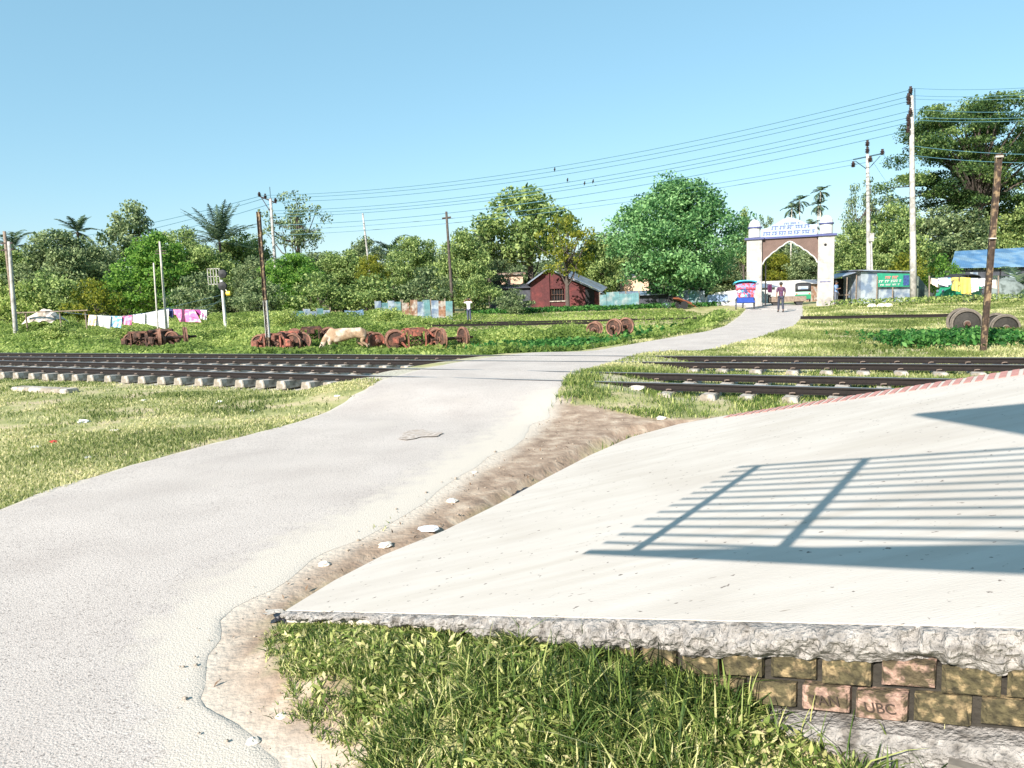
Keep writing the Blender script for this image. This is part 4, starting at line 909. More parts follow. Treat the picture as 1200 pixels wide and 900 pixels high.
mb = MB(); scribble(mb, -1.2, 1.3, 5.42, .22, -.13, 5); scribble(mb, -1.75, 1.6, 5.05, .22, -.13, 6); scribble(mb, -.4, .6, 5.72, .12, -.13, 8); mb.build('bangla_lettering', mat('faded_blue_letters', (.09, .12, .26), .6, .1, 5), gt, (0, 0, 0))
mb = MB(); mb.lathe([(.09, 0), (.10, .06), (.03, .14)], (hw-.05, -.44, 4.2), 'Y', 10); mb.build('round_lamp', M_blk, gt, (0, 0, 0))
MB().tube([(-hw+.75, .1, 0), (-hw+.75, .1, 3.6)], .045, 8).build('conduit', M_dark, gt, (0, 0, 0))
# red brick house ------------------------------------------------------
D = 66; x0, x1, z0, z1 = B(623, 703, 316, 364, D); S = D/f
def pz(px, py, D_=66): q = Py(px, py, D_); return (q[0], q[2])
ho = thing('brick_house', 'old dark red brick house with gabled front and barred window', 'house', ((x0+x1)/2, D+3, z0)); HO = ((x0+x1)/2, D+3, z0)
gab = [pz(623, 365), pz(623, 330), pz(642, 317), pz(661, 325), pz(703, 344), pz(703, 365)]
def prismx(mb, pl, D_, th_): return mb.prism([(x_, D_, z_) for x_, z_ in pl], (0, th_, 0))
# facade cut round the window: lower, upper, sides
wx0, wz1 = pz(645, 338.5); wx1, wz0 = pz(661, 352)
gx0, gx1 = gab[0][0], gab[-1][0]; gz0 = gab[0][1]-.3
mb = MB(); prismx(mb, [(gx0, gz0), (wx0, gz0), (wx0, wz0), (wx0, pz(645, 318.5)[1]), gab[2], gab[1]], D, 7); prismx(mb, [(wx1, gz0), (gx1, gz0), gab[4], gab[3]], D, 7)
prismx(mb, [(wx0, gz0), (wx1, gz0), (wx1, wz0), (wx0, wz0)], D, .3); prismx(mb, [(wx0, wz1), (wx1, wz1), (wx1, gab[3][1]), (wx0, pz(645, 318.5)[1])], D, .3); mb.build('wall', M_brickred, ho, HO)
mb = MB(); px_ = (642-640)*S; c_ = pz(642, 345); mb.box((c_[0], D-.05, (gab[2][1]+gz0)/2-.1), (.32, .1, gab[2][1]-gz0-.35)); mb.build('pilaster', M_brickred, ho, HO)
wn = MB().box(((wx0+wx1)/2, D+.22, (wz0+wz1)/2), (wx1-wx0, .04, wz1-wz0)).build('window', M_blk, ho, HO)
mb = MB()
for k in range(5): mb.box((wx0+(wx1-wx0)*(k+.5)/5, D+.08, (wz0+wz1)/2), (.035, .035, wz1-wz0))
mb.box(((wx0+wx1)/2, D+.08, (wz0+wz1)/2), (wx1-wx0, .04, .05)); mb.build('window_bars', M_rust, wn, HO)
MB().box(((wx0+wx1)/2, D-.04, wz0-.05), (wx1-wx0+.2, .16, .09)).build('sill', M_sleeper, wn, HO)
rp = [pz(619, 332.5), pz(642, 315.5), pz(661, 323.5), pz(708, 345)]
mb = MB()
for a_, b_ in ((rp[0], rp[1]), (rp[1], rp[3])):
    mb.prism([(a_[0], D-.45, a_[1]), (b_[0], D-.45, b_[1]), (b_[0], D-.45, b_[1]+.09), (a_[0], D-.45, a_[1]+.09)], (0, 7.8, 0))
mb.build('roof', M_tinsilver, ho, HO)
MB().box((gab[4][0]-.9, D-.05, gab[0][1]+.9), (.8, .08, 1.9)).build('door', M_blk, ho, HO)
# lean-to with silver roof at its right: top face turned to the camera
lr = thing('tin_roofed_shed', 'low shed with silver tin roof attached right of the red brick house', 'shed', (*Py(690, 345, 70.5)[:2], 0)); LO = (*Py(690, 345, 70.5)[:2], 0)
def quadroof(mb, pa, pb, pc, pd, th_=.05):
    q = [Vector(p) for p in (pa, pb, pc, pd)]; return mb.prism(q, (0, 0, th_))
quadroof(MB(), tuple(Py(664, 323, 72)), tuple(Py(671, 319, 75)), tuple(Py(712, 337, 75)), tuple(Py(706, 342, 72))).build('roof', M_tinsilver, lr, LO)
x0, x1, z0, z1 = B(668, 704, 342, 366, 72); MB().box(((x0+x1)/2, 73.5, (z0+z1)/2), (x1-x0, 3, z1-z0)).build('wall', M_brickred, lr, LO)
# peach building and dark hut left of the house
def simple_house(px0, px1, yt, yb, D, dep, wallm, roofm, name, label, cat, ov=.3, rh=.35, door=None, win=None):
    x0, x1, z0, z1 = B(px0, px1, yt, yb, D); o = ((x0+x1)/2, D+dep/2, z0); t_ = thing(name, label, cat, o)
    MB().box((o[0], D+dep/2, (z0+z1)/2-.15), (x1-x0, dep, z1-z0+.3)).build('wall', wallm, t_, o)
    mb = MB(); mb.prism([(x0-ov, D-ov, z1), (x1+ov, D-ov, z1), (x1+ov, D-ov, z1+.06), (x0-ov, D-ov, z1+.06)], (0, dep+2*ov, 0))
    i0 = len(mb.v)
    for k in range(len(mb.v)): 
        v = mb.v[k]; mb.v[k] = (v[0], v[1], v[2]+rh*(v[1]-D+ov)/(dep+2*ov))
    mb.build('roof', roofm, t_, o)
    if door: a_, b_, c_, d_ = B(door[0], door[1], door[2], yb, D-.03); MB().box(((a_+b_)/2, D-.03, (c_+d_)/2), (b_-a_, .06, d_-c_)).build('door', door[3], t_, o)
    if win:
        for wv in win: a_, b_, c_, d_ = B(*wv, D-.03); MB().box(((a_+b_)/2, D-.02, (c_+d_)/2), (b_-a_, .06, d_-c_)).build('window', M_blk, t_, o)
    return t_, o
simple_house(585, 613, 322, 345, 76, 4, M_beige, M_tinr, 'plaster_house', 'small peach plastered house showing left of the red brick house', 'house', .3, .3, None, [(592, 598, 328, 334)])
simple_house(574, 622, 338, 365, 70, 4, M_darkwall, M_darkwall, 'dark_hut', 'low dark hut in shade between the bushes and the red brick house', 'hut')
simple_house(672, 700, 320, 345, 84, 4, M_beige, M_tinsilver, 'plaster_house', 'peach house peeping over the silver shed roof', 'house')
simple_house(733, 760, 325, 345, 80, 4, M_beige, M_tinr, 'plaster_house', 'peach house under the huge dense tree', 'house')
# tin fences
def tin_fence(px0, px1, yt, yb, D, mats, name, label, n=8, cat='fence', tilt=.02, pan='tin_sheet'):
    x0, x1, z0, z1 = B(px0, px1, yt, yb, D); o = ((x0+x1)/2, D, z0); t_ = thing(name, label, cat, o); w_ = (x1-x0)/n
    for k in range(n):
        mb = MB(); mb.corr(w_*1.02, z1-z0+random.uniform(-.12, .08)+.2, 8, .018); m_ = Matrix.Translation((x0+w_*(k+.5)-o[0], random.uniform(-.03, .03), -.2)) @ Matrix.Rotation(random.uniform(-tilt, tilt), 4, 'Y'); mb.xf(0, m_); mb.build(pan, mats[k % len(mats)], t_, (0, 0, 0))
    for k in range(0, n+1, 2): MB().box((x0+w_*k-o[0], .09, (z1-z0)/2), (.09, .09, z1-z0+.2)).build('post', M_wood, t_, (0, 0, 0))
    MB().box((0, .06, (z1-z0)*.6), (x1-x0, .04, .07)).build('crossbar', M_wood, t_, (0, 0, 0))
tin_fence(703, 749, 343, 366, 60, [M_tin], 'tin_fence', 'blue green corrugated tin fence right of the red brick house', 6)
tin_fence(472, 530, 352, 378, 55, [M_tinr, M_tinr, M_tinw, M_tin, M_tinw, M_tinr, M_tin], 'tin_fence', 'patched fence of rusty and bluish white sheets left of the man in white', 7, tilt=.04)
tin_fence(440, 470, 353, 374, 57, [M_tinw, M_tin], 'tin_fence', 'short pale tin fence behind the round light bush', 4)
tin_fence(340, 387, 363, 376, 54, [M_tinw, M_tin, M_tinw], 'tin_fence', 'low whitish tin fence above the cow', 6, tilt=.03)
tin_fence(795, 826, 340, 366, 60, [M_tin, M_tinw, M_tin], 'tin_fence', 'bluish tin sheets of a stall under the dense tree', 5)
# blue tarpaulin
mb = MB(); x0, x1, z0, z1 = B(404, 426, 363, 374, 53); vs = []
for i_ in range(9):
    for j_ in range(6): vs.append((x0+(x1-x0)*i_/8, 53+.08*math.sin(i_*1.3+j_), z0+(z1-z0)*j_/5-.08*math.sin(math.pi*i_/8)))
mb.add(vs, [(a*6+c, (a+1)*6+c, (a+1)*6+c+1, a*6+c+1) for a in range(8) for c in range(5)]); o = mb.build('tarpaulin', cloth('blue_tarp', (.10, .17, .26), (.2, .28, .36))); tag(o, 'grey blue tarpaulin stretched behind the cow and bogies', 'tarpaulin')
# huts under the dense tree
simple_house(736, 772, 346, 366, 63, 3, M_darkwall, M_tinsilver, 'roadside_hut', 'dark hut right of the blue green tin fence', 'hut', .4, .3, (741, 748, 352, M_blk))
simple_house(768, 797, 339, 367, 63.5, 3, M_darkwall, M_tinr, 'roadside_hut', 'tall dark hut with slanted awning stick under the dense tree', 'hut', .35, .2, (771, 780, 350, M_tinsilver))
simple_house(813, 828, 338, 366, 62.5, 3, mat('dark_green_boards', (.02, .06, .05), .7, .2, 4), M_tinr, 'roadside_kiosk', 'narrow dark green kiosk at the right end of the tin sheets', 'kiosk', .15, .15)
x0, x1, z0, z1 = B(826, 877, 341, 364, 60); t_ = thing('boundary_wall', 'white boundary wall left of the gateway with blue notices', 'wall', ((x0+x1)/2, 60, z0)); o_ = ((x0+x1)/2, 60, z0)
mb = MB(); mb.prism([(x0, 60, z0-.3), (x1, 60, z0-.3), (x1, 60, z1+.15), (x0+1, 60, z1-.1), (x0, 60, z1-.5)], (0, .25, 0)); mb.build('wall_face', M_white, t_, o_); MB().box(((x0+x1)/2+.4, 59.97, (z0+z1)/2), (x1-x0-.8, .06, .04)).build('string_course', M_conc, t_, o_)
MB().box((x0+1.0, 59.96, z1-.55), (1.6, .05, .55)).build('faded_poster', mat('blue_poster', (.25, .34, .50), .7, .5, 6), t_, o_)
x0, x1, z0, z1 = B(893, 905, 330, 360, 74); 
wl = MB().box((Py(922, 345, 80)[0], 80, .6), (7.5, .25, 2.4)).build('boundary_wall', M_white); tag(wl, 'white wall seen through the gate behind the green auto', 'wall')
# right shed with banner --------------------------------------------------
D = 53; x0, x1, z0, z1 = B(1003, 1067, 320, 352, D); o_ = ((x0+x1)/2, D+1.5, z0); t_ = thing('tin_shed', 'grey tin shed carrying the green banner behind the utility poles', 'shed', o_)
mb = MB(); mb.prism([(x0+.35, D, z0-.2), (x1, D, z0-.2), (x1, D, z1-.05), (x0+.35, D, z1+.15)], (0, 3, 0)); mb.build('wall', M_tinw, t_, o_)
mb = MB(); mb.prism([(x0, D-.3, z1+.22), (x1+.25, D-.3, z1-.02), (x1+.25, D-.3, z1+.06), (x0, D-.3, z1+.30)], (0, 3.6, 0)); mb.build('roof', M_tinsilver, t_, o_)
xa, xb, za, zb_ = B(975, 1004, 326, 352, D+.6)
mb = MB(); mb.prism([(xa-.25, D+.3, zb_-.10), (xb+.2, D+.3, z1+.2), (xb+.2, D+.3, z1+.27), (xa-.25, D+.3, zb_-.03)], (0, 2.6, 0)); mb.build('awning', M_tinsilver, t_, o_)
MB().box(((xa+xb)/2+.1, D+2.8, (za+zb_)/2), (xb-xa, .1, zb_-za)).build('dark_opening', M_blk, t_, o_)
for px in (979, 992, 1003): q = Py(px, 340, D+.4); MB().tube([(q[0], q[1], z0-.2), (q[0]+.03, q[1], zb_-.1+.3*(px-979)/24)], .04, 6).build('post', M_wood, t_, o_)
MB().box(((xa+xb)/2, D+1.4, z0+.45), (xb-xa-.5, .6, .08)).build('bench', M_wood, t_, o_)
x0, x1, z0, z1 = B(1028, 1066, 321.5, 336.5, D-.25); bn = thing('banner', 'green banner with blurred red and white lettering on the tin shed', 'banner', ((x0+x1)/2, D-.25, z0)); o_ = ((x0+x1)/2, D-.25, z0)
mb = MB(); mb.prism([(x0, D-.25, z0+.05), (x1, D-.25, z0), (x1, D-.25, z1), (x0, D-.25, z1+.12)], (0, .03, 0)); mb.build('cloth', mat('banner_green', (.02, .24, .14), .6, .15, 5), bn, o_)
mb = MB(); scribble(mb, x0+.55, x1-.8, z1-.30, .16, D-.27, 12); mb.build('lettering_red', mat('letter_pink', (.65, .22, .20), .6, .1, 5), bn, o_)
mb = MB(); scribble(mb, x0+.1, x1-.6, z0+.34, .15, D-.27, 13); scribble(mb, x0+.2, x1-.7, z0+.12, .10, D-.27, 14); mb.build('lettering_white', M_white, bn, o_)
MB().box((x1-.25, D-.265, (z0+z1)/2), (.42, .012, (z1-z0)*.8)).build('dark_portrait_panel', mat('navy_print', (.03, .06, .18), .6, .5, 9), bn, o_)
for px in (1027.5, 1046): q = Py(px, 345, D-.35); MB().tube([(q[0], D-.35, -.2), (q[0], D-.35, z1-.1 if px < 1030 else z0)], .045, 6).build('banner_pole', M_wood, bn, o_)
# blue roofed house
D = 66; o_ = (*Py(1160, 330, D+3)[:2], 0); t_ = thing('blue_roofed_house', 'long house with light blue tin roof and dark board walls', 'house', o_)
pts = [tuple(Py(1114, 314, D)), tuple(Py(1262, 311, D)), tuple(Py(1262, 287, D+5)), tuple(Py(1119, 294.5, D+5))]
mb = MB(); n_ = 60
vs = []
for k in range(n_*2+1):
    u = k/(n_*2); a_ = Vector(pts[0]).lerp(Vector(pts[1]), u); b_ = Vector(pts[3]).lerp(Vector(pts[2]), u); dz = .03 if k % 2 else 0; vs += [a_+Vector((0, 0, dz)), b_+Vector((0, 0, dz)), a_+Vector((0, 0, dz-.05)), b_+Vector((0, 0, dz-.05))]
mb.add(vs, [f_ for k in range(n_*2) for a in [k*4] for f_ in ((a, a+4, a+5, a+1), (a+2, a+3, a+7, a+6), (a, a+2, a+6, a+4), (a+1, a+5, a+7, a+3))]); mb.build('roof', M_tinroof, t_, o_)
x0, x1, z0, z1 = B(1117, 1260, 314, 345, D+.5); mb = MB(); mb.box(((x0+x1)/2, D+2.5, (z0+z1)/2-.5), (x1-x0, 4, z1-z0+.9)); mb.build('wall', M_darkwall, t_, o_)
for k in range(9): MB().box((x0+.4+k*1.25, D+.46, (z0+z1)/2), (.08, .08, z1-z0)).build('wall_post', M_blk, t_, o_)
for px in (1137, 1183): a_, b_, c_, d_ = B(px, px+9, 319, 329, D+.4); w_ = MB().box(((a_+b_)/2, D+.45, (c_+d_)/2), (b_-a_, .08, d_-c_)).build('window', M_tinw, t_, o_)
# scrap heap at left
o_ = tuple(Py(42, 372, 50)); t_ = thing('scrap_heap', 'low heap covered by pale sheets under a plank at the left', 'heap', o_)
x0, x1, z0, z1 = B(24, 60, 363, 380, 50)
mb = MB(); rr = random.Random(8); vs = [(x0+(x1-x0)*i_/12, 50+j_*.5, z0+(z1-z0)*math.sin(math.pi*(i_+.5)/13)**.5*math.sin(math.pi*(j_+.3)/4.6)+rr.uniform(-.08, .08)) for i_ in range(13) for j_ in range(5)]
mb.add(vs, [(a*5+c, (a+1)*5+c, (a+1)*5+c+1, a*5+c+1) for a in range(12) for c in range(4)]); mb.build('pale_sheet', cloth('dirty_sheet', (.62, .55, .48), (.3, .25, .2)), t_, o_)
a_ = Py(20, 364, 49.7); b_ = Py(104, 366, 49.7); mb = MB(); mb.box(tuple((a_+b_)/2), (b_[0]-a_[0], .25, .07)); mb.build('plank', M_wood, t_, o_)
for px in (30, 70, 100): q = Py(px, 366, 49.7); MB().tube([(q[0], 49.7, q[2]), (q[0], 49.7, q[2]-1.3)], .05, 6).build('prop', M_wood, t_, o_)
# ------------------------------------------------------------------ poles
def lean_pole(name, label, cat, pb, pt, D, r0, r1, mat_, group=None, n=10, zbase=None, sq=False):
    """pole from pixel foot pb to pixel top pt at one depth; returns thing, origin, foot, top"""
    a_ = Py(*pb, D); b_ = Py(*pt, D); u = (b_-a_)/np.linalg.norm(b_-a_); zb = zg1(a_[0], a_[1]); a2 = a_+u*((zb-.15-a_[2])/u[2]); t_ = thing(name, label, cat, tuple(a2), 0, group); o_ = tuple(a2)
    if sq: MB().tube([tuple(a2), tuple(b_)], [r0, r1], 4).build('shaft', mat_, t_, o_)
    else: MB().tube([tuple(a2+(b_-a2)*k/4) for k in range(5)], [r0+(r1-r0)*k/4 for k in range(5)], n).build('shaft', mat_, t_, o_, smooth=True)
    return t_, o_, a2, b_
def insul(t_, o_, c_, ax='Z', r=.10, h=.28):
    pr = [(r*.4, 0), (r, h*.12), (r*.5, h*.22), (r*1.05, h*.36), (r*.5, h*.48), (r, h*.62), (r*.45, h*.75), (r*.6, h), ]
    return MB().lathe(pr, c_, ax, 10).build('insulator', M_insul, t_, o_)
# tall concrete pole at right
bp_, bo, ba, bt = lean_pole('utility_pole', 'tallest concrete utility pole with stacked insulators at the right', 'utility pole', (1070.5, 350), (1068, 112), 50, .22, .13, M_conc)
MB().tube([tuple(bt), tuple(Py(1068.6, 103, 50))], .045, 6).build('top_pin', M_insul, bp_, bo)
MB().tube([tuple(Py(1072, 104, 50)), tuple(Py(1072.5, 140, 50))], .03, 6).build('earth_rod', M_wire, bp_, bo)
BW = []
for (py, side) in ((105.5, 0), (113.5, -2.6), (119, -2.2), (131, -.3), (138, -2.8), (144, -2.4), (152, -3)):
    q = Py(1067+side, py, 49.8); insul(bp_, bo, (q[0], q[1], q[2]-.2), r=.15, h=.42)
for py in (110, 134): a_ = Py(1064, py+6, 49.9); b_ = Py(1069, py-5, 49.9); MB().tube([tuple(a_), tuple(b_)], .03, 6).build('bracket', M_wire, bp_, bo)
# shorter pole with V arms
p2_, o2, a2, b2 = lean_pole('utility_pole', 'shorter concrete utility pole with V shaped crossarms beside the gateway', 'utility pole', (1018.5, 352), (1016.5, 180), 56, .18, .11, M_conc)
MB().tube([tuple(b2), tuple(Py(1016.4, 168, 56))], .05, 6).build('top_pin', M_insul, p2_, o2)
L1_ = Py(1000, 187, 56); R1_ = Py(1034, 180, 56); Cc = Py(1016.6, 183.5, 56); Lo = Py(1016.8, 199, 56)
MB().tube([tuple(L1_), tuple(Cc), tuple(R1_)], .05, 6).build('crossarm', M_wire, p2_, o2)
for q in (L1_, R1_): MB().tube([tuple(q*.86+Lo*.14), tuple(Lo)], .03, 6).build('brace', M_wire, p2_, o2)
for q, dz in ((L1_, -.55), (R1_, -.1), (Py(1020, 185, 55.8), -.3), (Py(1016.5, 168, 56), -.2), (Py(1016.5, 176, 55.9), -.2)): insul(p2_, o2, (q[0], q[1], q[2]+dz), r=.17, h=.42)
MB().box(tuple(Py(1021, 278, 55.7)), (.3, .25, .6)).build('junction_box', M_conc, p2_, o2); MB().tube([tuple(Py(1021, 280, 55.7)), tuple(Py(1023, 352, 55.7))], .06, 6).build('cable_duct', M_conc, p2_, o2)
# steel rail post right, near the far track
def hpost(name, label, pb, pt, D, w_, mat_, paint=None, cat='post'):
    a_ = Py(*pb, D); b_ = Py(*pt, D); zb = zg1(a_[0], a_[1]); u = (b_-a_)/np.linalg.norm(b_-a_); a_ = a_+u*((zb-.2-a_[2])/u[2]); t_ = thing(name, label, cat, tuple(a_)); o_ = tuple(a_)
    L_ = np.linalg.norm(b_-a_); U_ = Vector(u); X_ = Vector((1, -.35, 0)); X_ = (X_-U_*X_.dot(U_)).normalized(); Y_ = U_.cross(X_); M_ = Matrix((X_, Y_, U_)).transposed().to_4x4(); M_.translation = Vector(a_)
    def ibeam(z0_, z1_, k=1.):
        mb = MB(); hw_ = w_/2*k; tk = w_*.09; prof = [(-hw_, -hw_*.9), (-hw_+tk, -hw_*.9), (-hw_+tk*1.3, -tk*.5), (hw_-tk*2, -tk*.5), (hw_-tk*1.8, -hw_*.55), (hw_, -hw_*.55), (hw_, hw_*.55), (hw_-tk*1.8, hw_*.55), (hw_-tk*2, tk*.5), (-hw_+tk*1.3, tk*.5), (-hw_+tk, hw_*.9), (-hw_, hw_*.9)]
        mb.prism([(p, q, z0_) for p, q in prof], (0, 0, z1_-z0_)); return mb.xf(0, M_)
    ibeam(0, L_).build('steel_shaft', mat_, t_, o_)
    if paint: ibeam(L_*paint[0], L_*paint[1], 1.06).build('painted_band', M_white, t_, o_)
    return t_, o_, M_, L_
hp, hpo, HM, HL = hpost('rail_post', 'leaning rusty steel rail post standing right of the far track', (1152, 413), (1171, 180), 16.9, .125, mat('rail_post_steel', (.05, .032, .022), .8, .4, 12, .003, .2, (.20, .14, .08), .4, 6))
mb = MB(); mb.box((0, 0, HL*.60), (.14, .14, .025)); mb.box((0, 0, HL*.985), (.15, .12, .04)); mb.xf(0, HM); mb.build('collar', M_sleeper, hp, hpo)
hp2, hpo2, HM2, HL2 = hpost('rail_post', 'tall leaning steel rail post with white painted middle left of the cow', (315.5, 409), (303, 248), 31.5, .15, bpy.data.materials['rail_post_steel'], (.16, .41))
# left utility pole among trees
p3_, o3, a3, b3 = lean_pole('utility_pole', 'pale concrete pole with crossarm rising from the trees near the date palm', 'utility pole', (323, 318), (317, 232), 74, .2, .12, M_conc)
MB().tube([tuple(b3), tuple(Py(316, 219, 74))], .04, 6).build('top_pin', M_wire, p3_, o3)
MB().tube([tuple(Py(304, 230, 74)), tuple(Py(324, 238, 74))], .06, 6).build('crossarm', M_insul, p3_, o3); MB().tube([tuple(Py(306, 231, 74)), tuple(Py(318, 250, 74))], .04, 6).build('brace', M_insul, p3_, o3)
for px, py in ((304, 230), (311, 232), (323, 237)): q = Py(px, py, 74); insul(p3_, o3, (q[0], q[1], q[2]), r=.18, h=.4)
lean_pole('bare_pole', 'thin bare grey pole sticking out of the tree tops left of the small palm', 'pole', (431, 300), (425, 250), 72, .12, .08, M_conc)
p4_, o4, a4, b4 = lean_pole('cross_topped_pole', 'thin dark pole with short crossarm near its top right of the small palm', 'pole', (530, 352), (523, 248), 60, .14, .09, M_bark)
MB().tube([tuple(Py(518, 256, 60)), tuple(Py(528.5, 254.5, 60))], .07, 6).build('crossarm', M_bark, p4_, o4)
lean_pole('wooden_pole', 'brown leaning pole at the far left edge', 'pole', (17, 374), (5, 271), 50, .13, .10, M_wood)
p5_, o5, a5, b5 = lean_pole('concrete_pole', 'pale concrete pole close beside the brown leaning pole at far left', 'pole', (17.5, 376), (10.5, 283), 48, .15, .10, M_conc)
for yy in (285, 293): MB().box(tuple(Py(8, yy, 48)), (.75, .08, .08)).build('crossarm', M_insul, p5_, o5)
lean_pole('laundry_pole', 'shorter thin pale pole rising through the laundry', 'pole', (185, 384), (180, 308), 47, .055, .045, M_barkw)
p6_, o6, a6, b6 = lean_pole('laundry_pole', 'taller thin pale pole rising through the laundry', 'pole', (195, 381), (187, 283), 47.5, .08, .06, M_barkw)
for yy in (294, 297): MB().box(tuple(Py(188.5, yy, 47.5)), (.7, .06, .05)).build('crossarm', M_insul, p6_, o6)
# signal post
sp_, so6, sa, sb = lean_pole('signal_post', 'white railway signal post with grid panel and yellow lamp', 'signal', (264, 378), (259.5, 328), 44, .10, .08, M_white)
mb = MB(); c0 = Py(251, 328, 44); 
for k in range(5): mb.box((c0[0]-.35+k*.17, 44, c0[2]+.2), (.035, .04, .95))
for k in range(3): mb.box((c0[0], 44, c0[2]-.25+k*.45), (.75, .04, .04))
mb.build('grid_panel', M_conc, sp_, so6)
for py in (321, 335): q = Py(261, py, 44); MB().lathe([(.02, -.18), (.24, -.12), (.26, 0), (.22, .14)], tuple(q), 'Y', 14).build('signal_disc', M_dark, sp_, so6)
q = Py(268, 344, 43.9); MB().lathe([(.05, -.16), (.15, -.12), (.15, .1)], tuple(q), 'X', 10).build('lamp_housing', mat('yellow_paint', (.75, .50, .05), .5, .1, 5), sp_, so6)
MB().tube([tuple(Py(260, 334, 44)), tuple(q)], .03, 6).build('lamp_bracket', M_white, sp_, so6)
# ------------------------------------------------------------------ wires
M_line = mat('power_line_sky_teal', (.07, .17, .22), .6, .05, 3)  # sky reflected in the wires is put into this teal base colour
def wire(P, Q, sag, label, grp, r=.016, n=26):
    P = np.array(P); Q = np.array(Q); pts = [tuple(P+(Q-P)*k/n-np.array([0, 0, 4*sag*(k/n)*(1-k/n)])) for k in range(n+1)]
    o = MB().tube(pts, r*1.55, 5).build('power_line', M_line); return tag(o, label, 'power line', grp)
nm = ['topmost', 'second', 'third', 'fourth', 'fifth', 'sixth', 'seventh']
for k, (yl, yr, xl) in enumerate(((229, 105.5, 305), (232, 113.5, 311), (236.5, 119, 323), (247, 130, 320), (250.5, 138, 320), (254, 144, 320), (264, 153, 320))):
    wire(Py(xl, yl, 74), Py(1066-(2.5 if k in (1, 2, 4, 5, 6) else 0), yr, 49.8), 1.5-.04*k, nm[k]+' of the long power lines left of the tallest pole', 'long power lines', .017)
wire(Py(320, 270, 74), L1_, .9, 'faint line from the left trees to the left arm of the shorter pole', 'thin lines to the shorter pole', .013)
wire(Py(320, 276, 74), Py(1016.5, 190, 56), .9, 'lowest faint line from the left trees to the shaft of the shorter pole', 'thin lines to the shorter pole', .013)
for k, (yl, yr) in enumerate(((103.5, 96), (112, 104), (116, 108), (128, 124), (137, 131), (140.5, 134.5), (171, 174), (182, 184))):
    wire(Py(1070, yl, 49.9), Py(1330, yr+(yr-yl)*1.0+2, 38), .28, ['topmost', 'second', 'third', 'fourth', 'fifth', 'sixth', 'seventh', 'lowest'][k]+' of the power lines right of the tallest pole', 'power lines leaving at right', .010)
wire(R1_, Py(1068, 196, 50), .3, 'short line from the right arm of the shorter pole to the tallest pole', None, .012)
for k, (a_, b_) in enumerate((((304, 230), (60, 282)), ((311, 232), (70, 290)), ((323, 237), (85, 297)))):
    wire(Py(*a_, 74), Py(*b_, 100), .4, ['upper', 'middle', 'lower'][k]+' line running left from the pole near the date palm', 'lines at the left', .02)
wire(Py(1021, 186, 55.8), Py(1072, 250, 55), .3, 'slack stay wire from the shorter pole down to the tallest pole', None, .008)
# birds on the wires
def bird(px, py, D, lab):
    q = Py(px, py, D); t_ = MB(); t_.ball((0, 0, .1), (.075, .15, .09), 8, 5); t_.ball((.01, -.14, .2), (.05, .055, .05), 8, 5); t_.tube([(0, .1, .08), (0, .34, -.02)], [.04, .012], 5); t_.tube([(.01, -.18, .2), (.01, -.23, .195)], [.015, .003], 4); t_.tube([(0, 0, .02), (0, 0, -.04)], .01, 4)
    t_.xf(0, Matrix.Translation(tuple(q))); o = t_.build('bird', M_dark, org=tuple(q)); o.location = tuple(map(float, q)); tag(o, lab, 'bird', 'birds on the power lines')
for px, py, D_, lb in ((650, 200.2, 60, 'small dark bird, highest and leftmost on the lines over the trees'), (665, 212.5, 60, 'dark bird sitting apart below the highest one'), (685, 216.5, 59, 'left bird of the close pair on the line'), (695, 214.2, 59, 'right bird of the close pair on the line')): bird(px, py, D_, lb)
# ================================================================== laundry
def draped(px0, px1, yt0, yt1, yb0, yb1, D, mat_, label, name='cloth', skew=0., grp=None, wav=.06):
    """a cloth hung over a line from (px0,yt0) to (px1,yt1), bottom edge yb0..yb1, shifted by skew px"""
    nX, nZ = 14, 10; vs = []; rr = random.Random(int(px0*7))
    ph = rr.uniform(0, 6)
    for i_ in range(nX+1):
        u = i_/nX
        for j_ in range(nZ+1):
            v = j_/nZ; px = px0+(px1-px0)*u+skew*v; py = (yt0+(yt1-yt0)*u)*(1-v)+(yb0+(yb1-yb0)*u)*v
            q = Py(px, py, D); vs.append((q[0], D-.03-wav*v*(1+math.sin(u*13+ph+v)), q[2]))
    for i_ in range(nX+1):
        u = i_/nX; q = Py(px0+(px1-px0)*u, yt0+(yt1-yt0)*u, D)
        vs.append((q[0], D+.03, q[2]-.02)); vs.append((q[0], D+.05, q[2]-.35))
    W_ = nZ+1; B0 = (nX+1)*W_; fs = [(a*W_+c, (a+1)*W_+c, (a+1)*W_+c+1, a*W_+c+1) for a in range(nX) for c in range(nZ)]
    fs += [(a*W_, (a+1)*W_, B0+2*(a+1), B0+2*a) for a in range(nX)]+[(B0+2*a, B0+2*a+2, B0+2*a+3, B0+2*a+1) for a in range(nX)]
    o = MB().add(vs, fs).build(name, mat_, smooth=True); tag(o, label, 'laundry', grp)
GL = 'laundry on the left clothesline'
cW = cloth('white_cloth', (.55, .54, .54), (.55, .55, .60), .3); cO = cloth('cream_cloth', (.85, .75, .62), (.80, .35, .10), .45, 3); cB = cloth('blue_print', (.55, .70, .85), (.10, .35, .65), .5, 5)
cP = cloth('pink_print', (.80, .35, .50), (.60, .12, .28), .5, 4); cH = cloth('hot_pink', (.72, .16, .35), (.85, .45, .55), .35, 4); cU = cloth('purple', (.30, .04, .22)); cN = cloth('white_navy', (.82, .80, .80), (.04, .05, .22), .32, 3.2)
